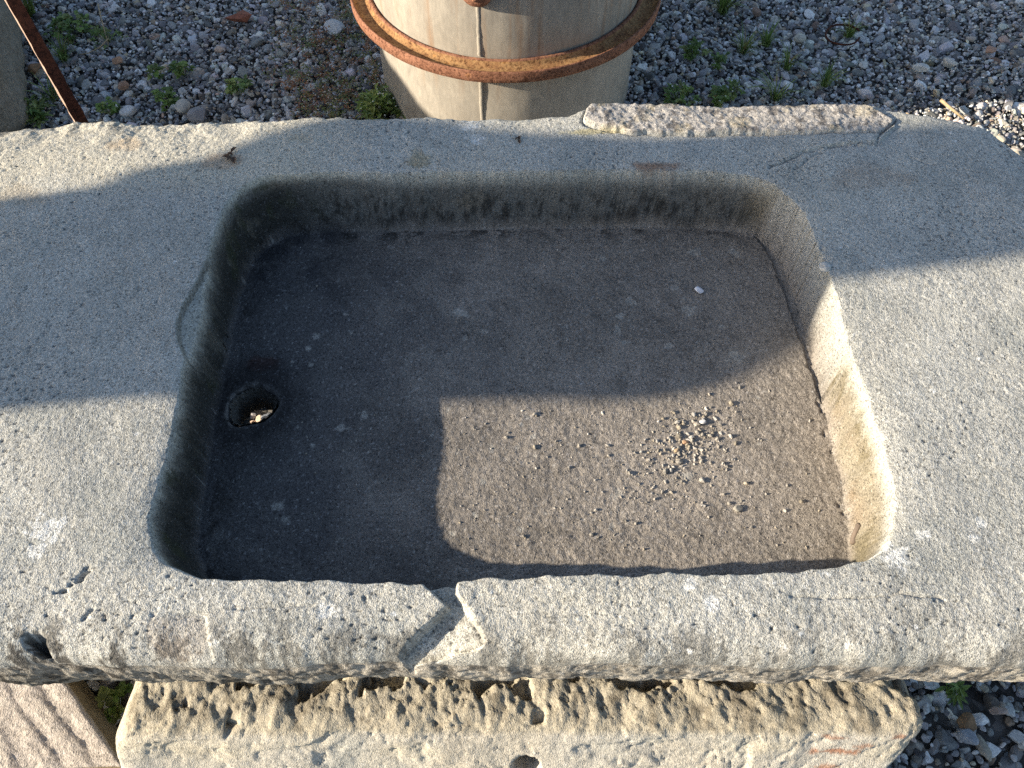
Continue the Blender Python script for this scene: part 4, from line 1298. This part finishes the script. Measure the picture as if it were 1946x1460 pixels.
def leafy_weed(px, py, rad, n, label, seed, flowers=0, tones=GREEN, h=.03, name="leafy_weed"):
    rs = np.random.default_rng(seed)
    b = P(px, py, .008); S = Soup(); F = Soup()
    tips = []; lf = rs.uniform(.75, 1.7); ln = rs.uniform(.8, 1.4)
    for _ in range(n):
        a = rs.uniform(0, 6.28); rr = rad * math.sqrt(rs.uniform(0, 1)) ; 
        tip = np.array([rr * math.cos(a), rr * math.sin(a), h * rs.uniform(.5, 1.2) * (1 - .5 * (rr / rad) ** 2)])
        col = np.array(tones[rs.integers(len(tones))]) * rs.uniform(.75, 1.3)
        w = .0006
        S.add([(-w, 0, .0), (w, 0, 0), tip + (w, 0, 0), tip - (w, 0, 0)], [(0, 1, 2, 3)], col * .8)
        for q in range(rs.integers(4, 7)):
            az = rs.uniform(0, 6.28)
            d = np.array([math.cos(az), math.sin(az), rs.uniform(-.1, .5)])
            add_leaf(S, tip * rs.uniform(.75, 1.0), d, np.array([0, 0, 1.0]), rs.uniform(.007, .012) * lf * ln, rs.uniform(.004, .007) * lf / ln, col * rs.uniform(.85, 1.2))
        tips.append(tip)
    for k in range(flowers):
        t = tips[rs.integers(len(tips))] + np.array([rs.normal(0, .006), rs.normal(0, .006), rs.uniform(.006, .016)])
        q = rs.uniform(0, 6.28); r_ = rs.uniform(.0014, .0024)
        pts = [t + (0, 0, .0008)] + [t + r_ * np.array([math.cos(q + j * 1.0472), math.sin(q + j * 1.0472), (.35 if j % 2 else -.1)]) for j in range(6)]
        F.add(pts, [(0, j + 1, (j + 1) % 6 + 1) for j in range(6)], np.array((.78, .77, .70)))
    root = empty(name, (b[0], b[1], .0)) if flowers else None
    if flowers:
        link("leaves", S.mesh("leaves"), M_LEAF, root)
        tag(link("flowers", F.mesh("flowers"), M_LEAF, root), kind="stuff")
        o = root
    else:
        o = link(name, S.mesh(name), M_LEAF, loc=(b[0], b[1], .0))
    tag(o, label, "weed", "small weeds in the gravel")

for k, (px, py, h, n, lab) in enumerate([
        (1372, 22, .095, 60, "largest grass tuft, at the top edge right of the drum"),
        (1411, 98, .055, 34, "grass tuft in the gravel, nearest to the drum's right side but one"),
        (1456, 82, .050, 30, "grass tuft just right of its taller twin, middle of the right gravel"),
        (1496, 126, .045, 28, "small bright grass tuft midway between drum and wire ring"),
        (1568, 158, .050, 36, "dense dark grass tuft above the torn stone ledge"),
        (1612, 66, .045, 34, "grass tuft growing inside the rusty wire ring"),
        (1474, 188, .080, 24, "sparse long-bladed grass tuft close behind the torn ledge"),
        (58, 26, .110, 40, "tall grass tuft behind the rusty post at the upper left"),
        (122, 112, .060, 26, "grass tuft right of the rusty post, halfway down"),
        (100, 186, .060, 22, "thin grass clump right beside the foot of the rusty post")]):
    grass_tuft(px, py, h * 1.25, int(n * 1.4), lab, 800 + k)
for k, (px, py, rad, n, fl, lab) in enumerate([
        (1292, 192, .040, 34, 9, "leafy weed with white flowers at the right foot of the drum"),
        (1320, 104, .028, 18, 0, "leafy weed a hand above the drum's right-foot weed"),
        (1366, 190, .026, 18, 3, "small flowered weed just behind the ledge, second from the drum"),
        (1366, 126, .020, 12, 0, "tiny weed between the drum and the middle grass tufts"),
        (1394, 178, .020, 12, 0, "tiny upright weed behind the ledge, third from the drum"),
        (66, 222, .040, 34, 4, "leafy weed in the corner between weathered stone and post"),
        (205, 76, .045, 30, 0, "spreading weed in the left gravel near the dry stem"),
        (320, 196, .028, 22, 0, "small weed in the left gravel close behind the sink edge"),
        (457, 176, .024, 16, 0, "weed at the left border of the creeping patch"),
        (209, 214, .026, 18, 0, "weed right of the post foot against the sink edge"),
        (349, 140, .020, 12, 0, "tiny weed in the middle of the left gravel"),
        (302, 146, .020, 12, 0, "tiny weed left of the middle of the left gravel"),
        (1803, 1318, .010, 7, 0, "bright little weed in the gravel right of the leaning slab"),
        (140, 60, .050, 34, 0, "broad weed beside the post near the top edge"),
        (222, 1340, .026, 12, 0, "dark weed in the gap between tooled block and leaning slab")]):
    leafy_weed(px, py, rad * 1.15, int(n * 1.1), lab, 830 + k, fl, h=.042)
leafy_weed(728, 214, .055, 90, "flowering weed with many white blooms at the left foot of the drum", 860, 46, [(.19, .27, .055), (.26, .30, .08), (.16, .22, .06)], .06, "flowering_weed")

# creeping ground cover left of the drum: nobody could count its leaves
def build_creeper():
    rs = np.random.default_rng(55); S = Soup()
    poly = np.array([(520, 4), (690, 4), (716, 110), (742, 232), (470, 234), (440, 140)], float)
    tones = [(.17, .19, .05), (.21, .20, .07), (.27, .12, .06), (.30, .17, .075), (.14, .18, .05), (.32, .14, .06)]
    n = 0
    while n < 520:
        x, y = rs.uniform(430, 745), rs.uniform(0, 235)
        if poly_sd(np.array([x]), np.array([y]), poly)[0] > 0: continue
        b = P(x, y, .006)
        if gnoise(np.array([[b[0], b[1]]]), 7, 3)[0] + .9 * (x - 600) / 200 < rs.uniform(-.6, .5): continue
        if math.hypot(b[0] + .013, b[1] - 1.6185) < .30: continue
        col = np.array(tones[rs.integers(6)])
        h = rs.uniform(.014, .026)
        for q in range(rs.integers(6, 11)):
            az = rs.uniform(0, 6.28); d = np.array([math.cos(az), math.sin(az), rs.uniform(-.1, .7)])
            o = np.array([b[0] + rs.normal(0, .006), b[1] + rs.normal(0, .006), h * rs.uniform(.6, 1.1)])
            add_leaf(S, o, d, np.array([0, 0, 1.0]), rs.uniform(.004, .009), rs.uniform(.002, .004), col * rs.uniform(.8, 1.4))
        if rs.uniform() < .28:
            t = np.array([b[0], b[1], h + .005]); r_ = .0017
            S.add([t] + [t + r_ * np.array([math.cos(j * 1.0472), math.sin(j * 1.0472), .3]) for j in range(6)], [(0, j + 1, (j + 1) % 6 + 1) for j in range(6)], np.array((.72, .70, .62)))
        n += 1
    o = link("creeping_weed", S.mesh("creeping_weed"), M_LEAF)
    tag(o, "low reddish and olive creeping weed spread over the gravel left of the drum", "weed", kind="stuff")
build_creeper()

# grit lying in the basin: one mass of crumbs
def chip_mesh(rs, k=7):
    bm = bmesh.new(); bmesh.ops.create_icosphere(bm, subdivisions=1, radius=1)
    for v in bm.verts:
        v.co = v.co * (1 + .28 * rs.normal())
    vs = np.array([v.co[:] for v in bm.verts]); fs = [tuple(v.index for v in f.verts) for f in bm.faces]
    bm.free(); return vs, fs
def build_grit():
    rs = np.random.default_rng(91); S = Soup()
    protos = [chip_mesh(rs) for _ in range(6)]
    def put(px, py, r, col):
        q = P(px, py, FLOOR_Z - .002)
        z = sink_z(q[0], q[1])
        vs, fs = protos[rs.integers(6)]
        a = rs.uniform(0, 6.28); ca, sa = math.cos(a), math.sin(a)
        r = r * .82
        v = vs * np.array([r * rs.uniform(.9, 1.3), r * rs.uniform(.7, 1), r * rs.uniform(.55, .9)])
        v = np.stack([v[:, 0] * ca - v[:, 1] * sa, v[:, 0] * sa + v[:, 1] * ca, v[:, 2]], 1) + np.array([q[0], q[1], z + r * .5])
        S.add(v, fs, np.asarray(col))
    tones = [(.32, .29, .25), (.38, .35, .31), (.26, .24, .21), (.46, .43, .39), (.32, .28, .22)]
    def tone(): return np.array(tones[rs.integers(5)]) * rs.uniform(.8, 1.2)
    for _ in range(330):
        t = rs.normal(0, 1); u = rs.normal(0, 1)
        put(1308 + 44 * t - 14 * u, 842 + 40 * u, .001 * min(.7 + rs.exponential(.75), 3.6), tone())
    for _ in range(420):
        put(rs.uniform(870, 1560), rs.uniform(770, 1045), .001 * min(.45 + rs.exponential(.45), 2.6), tone())
    for _ in range(150):
        put(rs.uniform(480, 1480), rs.uniform(460, 1030), .001 * min(.5 + rs.exponential(.4), 2.2), tone())
    for _ in range(60):
        put(rs.normal(1240, 30), rs.normal(905, 22), .001 * min(.6 + rs.exponential(.5), 2.4), tone())
    for px, py, r in ((962, 832, 2.6), (1016, 850, 2.8), (1100, 848, 3.0), (1208, 996, 2.2), (1132, 970, 2.6), (1336, 962, 2.8), (1385, 957, 2.4), (1522, 955, 2.6), (1375, 940, 2.2), (1258, 935, 2.4), (1300, 918, 2.2)):
        put(px, py, r * .001, tone())
    o = link("grit", S.mesh("grit"), M_GRIT)
    tag(o, "loose pale grit and crumbs on the floor of the basin", "grit", kind="stuff")
build_grit()

def pebble(px, py, zl, r, col, label, seed, on_sink=False, flat=.6, name="pebble"):
    rs = np.random.default_rng(seed)
    bm = bmesh.new(); bmesh.ops.create_icosphere(bm, subdivisions=3, radius=1)
    planes = [(lambda a: (a / np.linalg.norm(a), rs.uniform(.55, .85)))(rs.normal(size=3)) for _ in range(8)]
    sc = np.array([r * rs.uniform(1, 1.3), r * rs.uniform(.75, 1), r * flat])
    for v in bm.verts:
        c = np.array(v.co)
        for n_, d in planes:
            k = c @ n_
            if k > d: c = c - n_ * (k - d)
        v.co = c * sc
    S = Soup()
    vs = [v.co[:] for v in bm.verts]; fs = [tuple(v.index for v in f.verts) for f in bm.faces]; bm.free()
    cc = np.array(col)[None] * (1 + .18 * gnoise(np.array(vs), 1.2 / r, seed))[:, None]
    S.add(vs, fs, cc)
    q = P(px, py, zl)
    z = sink_z(q[0], q[1]) if on_sink else zl
    o = link(name, S.mesh(name), M_GRIT, loc=(q[0], q[1], z + r * flat * .55))
    o.rotation_euler = (rs.normal(0, .12), rs.normal(0, .12), rs.uniform(0, 6.28))
    tag(o, label, "pebble")
for k, a in enumerate([
        (637, 58, .008, .026, (.46, .48, .50), "large pale flat pebble on the gravel left of the drum hoop"),
        (350, 206, .008, .020, (.42, .40, .36), "pale rounded pebble in the left gravel close to the sink edge"),
        (378, 224, .008, .024, (.25, .24, .25), "dark grey angular pebble half hidden behind the sink edge"),
        (246, 214, .008, .018, (.52, .52, .52), "white angular pebble in the left gravel near the sink edge"),
        (223, 118, .008, .015, (.42, .25, .16), "orange-tan chip in the left gravel, upper of two"),
        (236, 166, .008, .015, (.36, .22, .15), "orange-tan chip in the left gravel, lower of two"),
        (68, 134, .008, .019, (.26, .15, .08), "brown pebble in the shade of the weathered stone"),
        (1803, 124, .008, .019, (.50, .47, .42), "pale rounded pebble in the right gravel above the stone corner"),
        (1748, 134, .008, .018, (.50, .50, .48), "white chip in the right gravel left of the rounded pale pebble"),
        (1640, 128, .008, .014, (.52, .50, .47), "pale upright chip in the right gravel above the torn ledge end"),
        (1520, 76, .008, .017, (.48, .46, .40), "cream pebble in the right gravel left of the wire ring"),
        (1880, 98, .008, .014, (.40, .24, .17), "orange pebble at the right edge of the gravel"),
        (1836, 1374, .002, .013, (.22, .14, .08), "brown stone beside the wet soil patch at the lower right"),
        (1895, 1352, .002, .010, (.34, .27, .24), "pinkish square chip on the wet soil at the lower right"),
        (1838, 1402, .002, .014, (.30, .33, .38), "blue-grey angular stone at the lower left of the soil patch")]):
    pebble(*a, 870 + k)
for k, a in enumerate([
        (1303, 840, FLOOR_Z, .0036, (.42, .26, .16), "tiny orange pebble in the middle of the grit in the basin"),
        (1286, 855, FLOOR_Z, .0030, (.46, .34, .22), "tiny yellow-tan pebble next to the orange one in the grit"),
        (1335, 803, FLOOR_Z, .0040, (.62, .61, .60), "tiny white pebble at the upper border of the grit"),
        (1403, 966, FLOOR_Z, .0046, (.30, .28, .24), "largest grey crumb on the basin floor below the grit"),
        (1328, 552, FLOOR_Z, .0062, (.66, .66, .70), "white crumb in the shaded back right of the basin"),
        (1522, 598, FLOOR_Z, .0070, (.46, .45, .43), "pale flake at the right foot of the basin in shade")]):
    pebble(*a, 890 + k, on_sink=True, flat=.45 if k == 5 else .65)

def tube(name, pts, r0, r1, mat, label, cat, zoff=0):
    pts = [np.array(q, float) for q in pts]
    V, F = [], []; m = 7
    for k, q in enumerate(pts):
        t = pts[min(k + 1, len(pts) - 1)] - pts[max(k - 1, 0)]; t /= np.linalg.norm(t)
        a = np.cross(t, (0, 0, 1.0)); a /= np.linalg.norm(a) + 1e-9; b = np.cross(a, t)
        r = r0 + (r1 - r0) * k / (len(pts) - 1)
        for j in range(m):
            w = 2 * math.pi * j / m
            V.append(q + (a * math.cos(w) + b * math.sin(w)) * r)
        if k:
            for j in range(m):
                F.append(((k - 1) * m + j, (k - 1) * m + (j + 1) % m, k * m + (j + 1) % m, k * m + j))
    F.append(tuple(range(m))[::-1]); F.append(tuple(len(pts) * m - m + j for j in range(m)))
    c = pts[0].copy()
    me = bpy.data.meshes.new(name); me.from_pydata([tuple(v - c) for v in V], [], F); me.update()
    for p_ in me.polygons: p_.use_smooth = True
    o = link(name, me, mat, loc=tuple(c))
    tag(o, label, cat)
    return o
def gp(px, py, z): q = P(px, py, z); return (q[0], q[1], z)
tube("twig", [gp(1788, 190, .022), gp(1802, 202, .020), gp(1816, 213, .017), gp(1832, 226, .015)], .0042, .0025, M_TWIG, "pale dry twig crossing into the sunlit gravel at the right", "twig")
tube("twig", [gp(1722, 216, .016), gp(1738, 226, .018), gp(1750, 236, .016)], .003, .002, M_TWIG, "short dry twig just right of the torn ledge end", "twig")
tube("dry_stem", [gp(186, 8, .05), gp(192, 34, .05), gp(198, 56, .04), gp(206, 84, .02)], .0016, .0012, M_TWIG, "thin dry grass stem in the upper left gravel", "stem")
tube("dry_stem", [gp(205, 74, .03), gp(190, 90, .028), gp(168, 101, .02), gp(150, 104, .015)], .0014, .001, M_TWIG, "thin dry stem lying across the spreading weed", "stem")
ring = []
for k in range(27):
    a = .3 + 5.6 * k / 26
    c_ = P(1602, 66, .02)
    ring.append((c_[0] + (.042 + .004 * math.sin(2 * a)) * math.cos(a), c_[1] + .040 * math.sin(a), .020 + .002 * math.sin(a + 1)))
tube("wire_ring", ring, .0026, .0022, M_RUSTDARK, "bent ring of rusty wire lying on the right gravel", "wire")
def sp(px, py, zl, dz=.002): q = P(px, py, zl); return (q[0], q[1], sink_z(q[0], q[1]) + dz)
tube("stick", [sp(1614, 1040, FLOOR_Z), sp(1616, 1028, FLOOR_Z), sp(1618, 1012, FLOOR_Z, .003)], .0030, .0027, M_STICK, "short brown stick stub at the front right corner of the basin", "stick")

def crumb(px, py, zl, r, mat, label, cat, name, seed, n=5):
    rs = np.random.default_rng(seed); S = Soup()
    q = P(px, py, zl); z = sink_z(q[0], q[1]) if zl > .1 else zl
    for _ in range(n):
        a = rs.uniform(0, 6.28)
        add_leaf(S, np.array([rs.normal(0, r * .25), rs.normal(0, r * .25), r * .12]), np.array([math.cos(a), math.sin(a), rs.uniform(0, .45)]), np.array([0, 0, 1.0]), r * rs.uniform(.8, 1.3), r * rs.uniform(.4, .8), np.array((.1, .05, .03)), .4)
    o = link(name, S.mesh(name), mat, loc=(q[0], q[1], z))
    tag(o, label, cat)
crumb(443, 297, TOP, .010, M_DEADLEAF, "curled brown dead leaf at the shadow edge on the back left of the sink", "leaf", "dead_leaf", 901)
crumb(986, 264, TOP, .006, M_DEADLEAF, "dark dead leaf on the back rim in front of the drum", "leaf", "dead_leaf", 902, 4)
def brick():
    rs = np.random.default_rng(903); S = Soup()
    vs, fs = chip_mesh(rs); S.add(vs * np.array([.030, .020, .012]), fs, np.array((.2, .07, .04)))
    q = P(452, 36, .008)
    o = link("brick_fragment", S.mesh("brick_fragment"), M_BRICK, loc=(q[0], q[1], .012)); tag(o, "red brick fragment on the gravel near the top edge left of the drum", "brick")
brick()
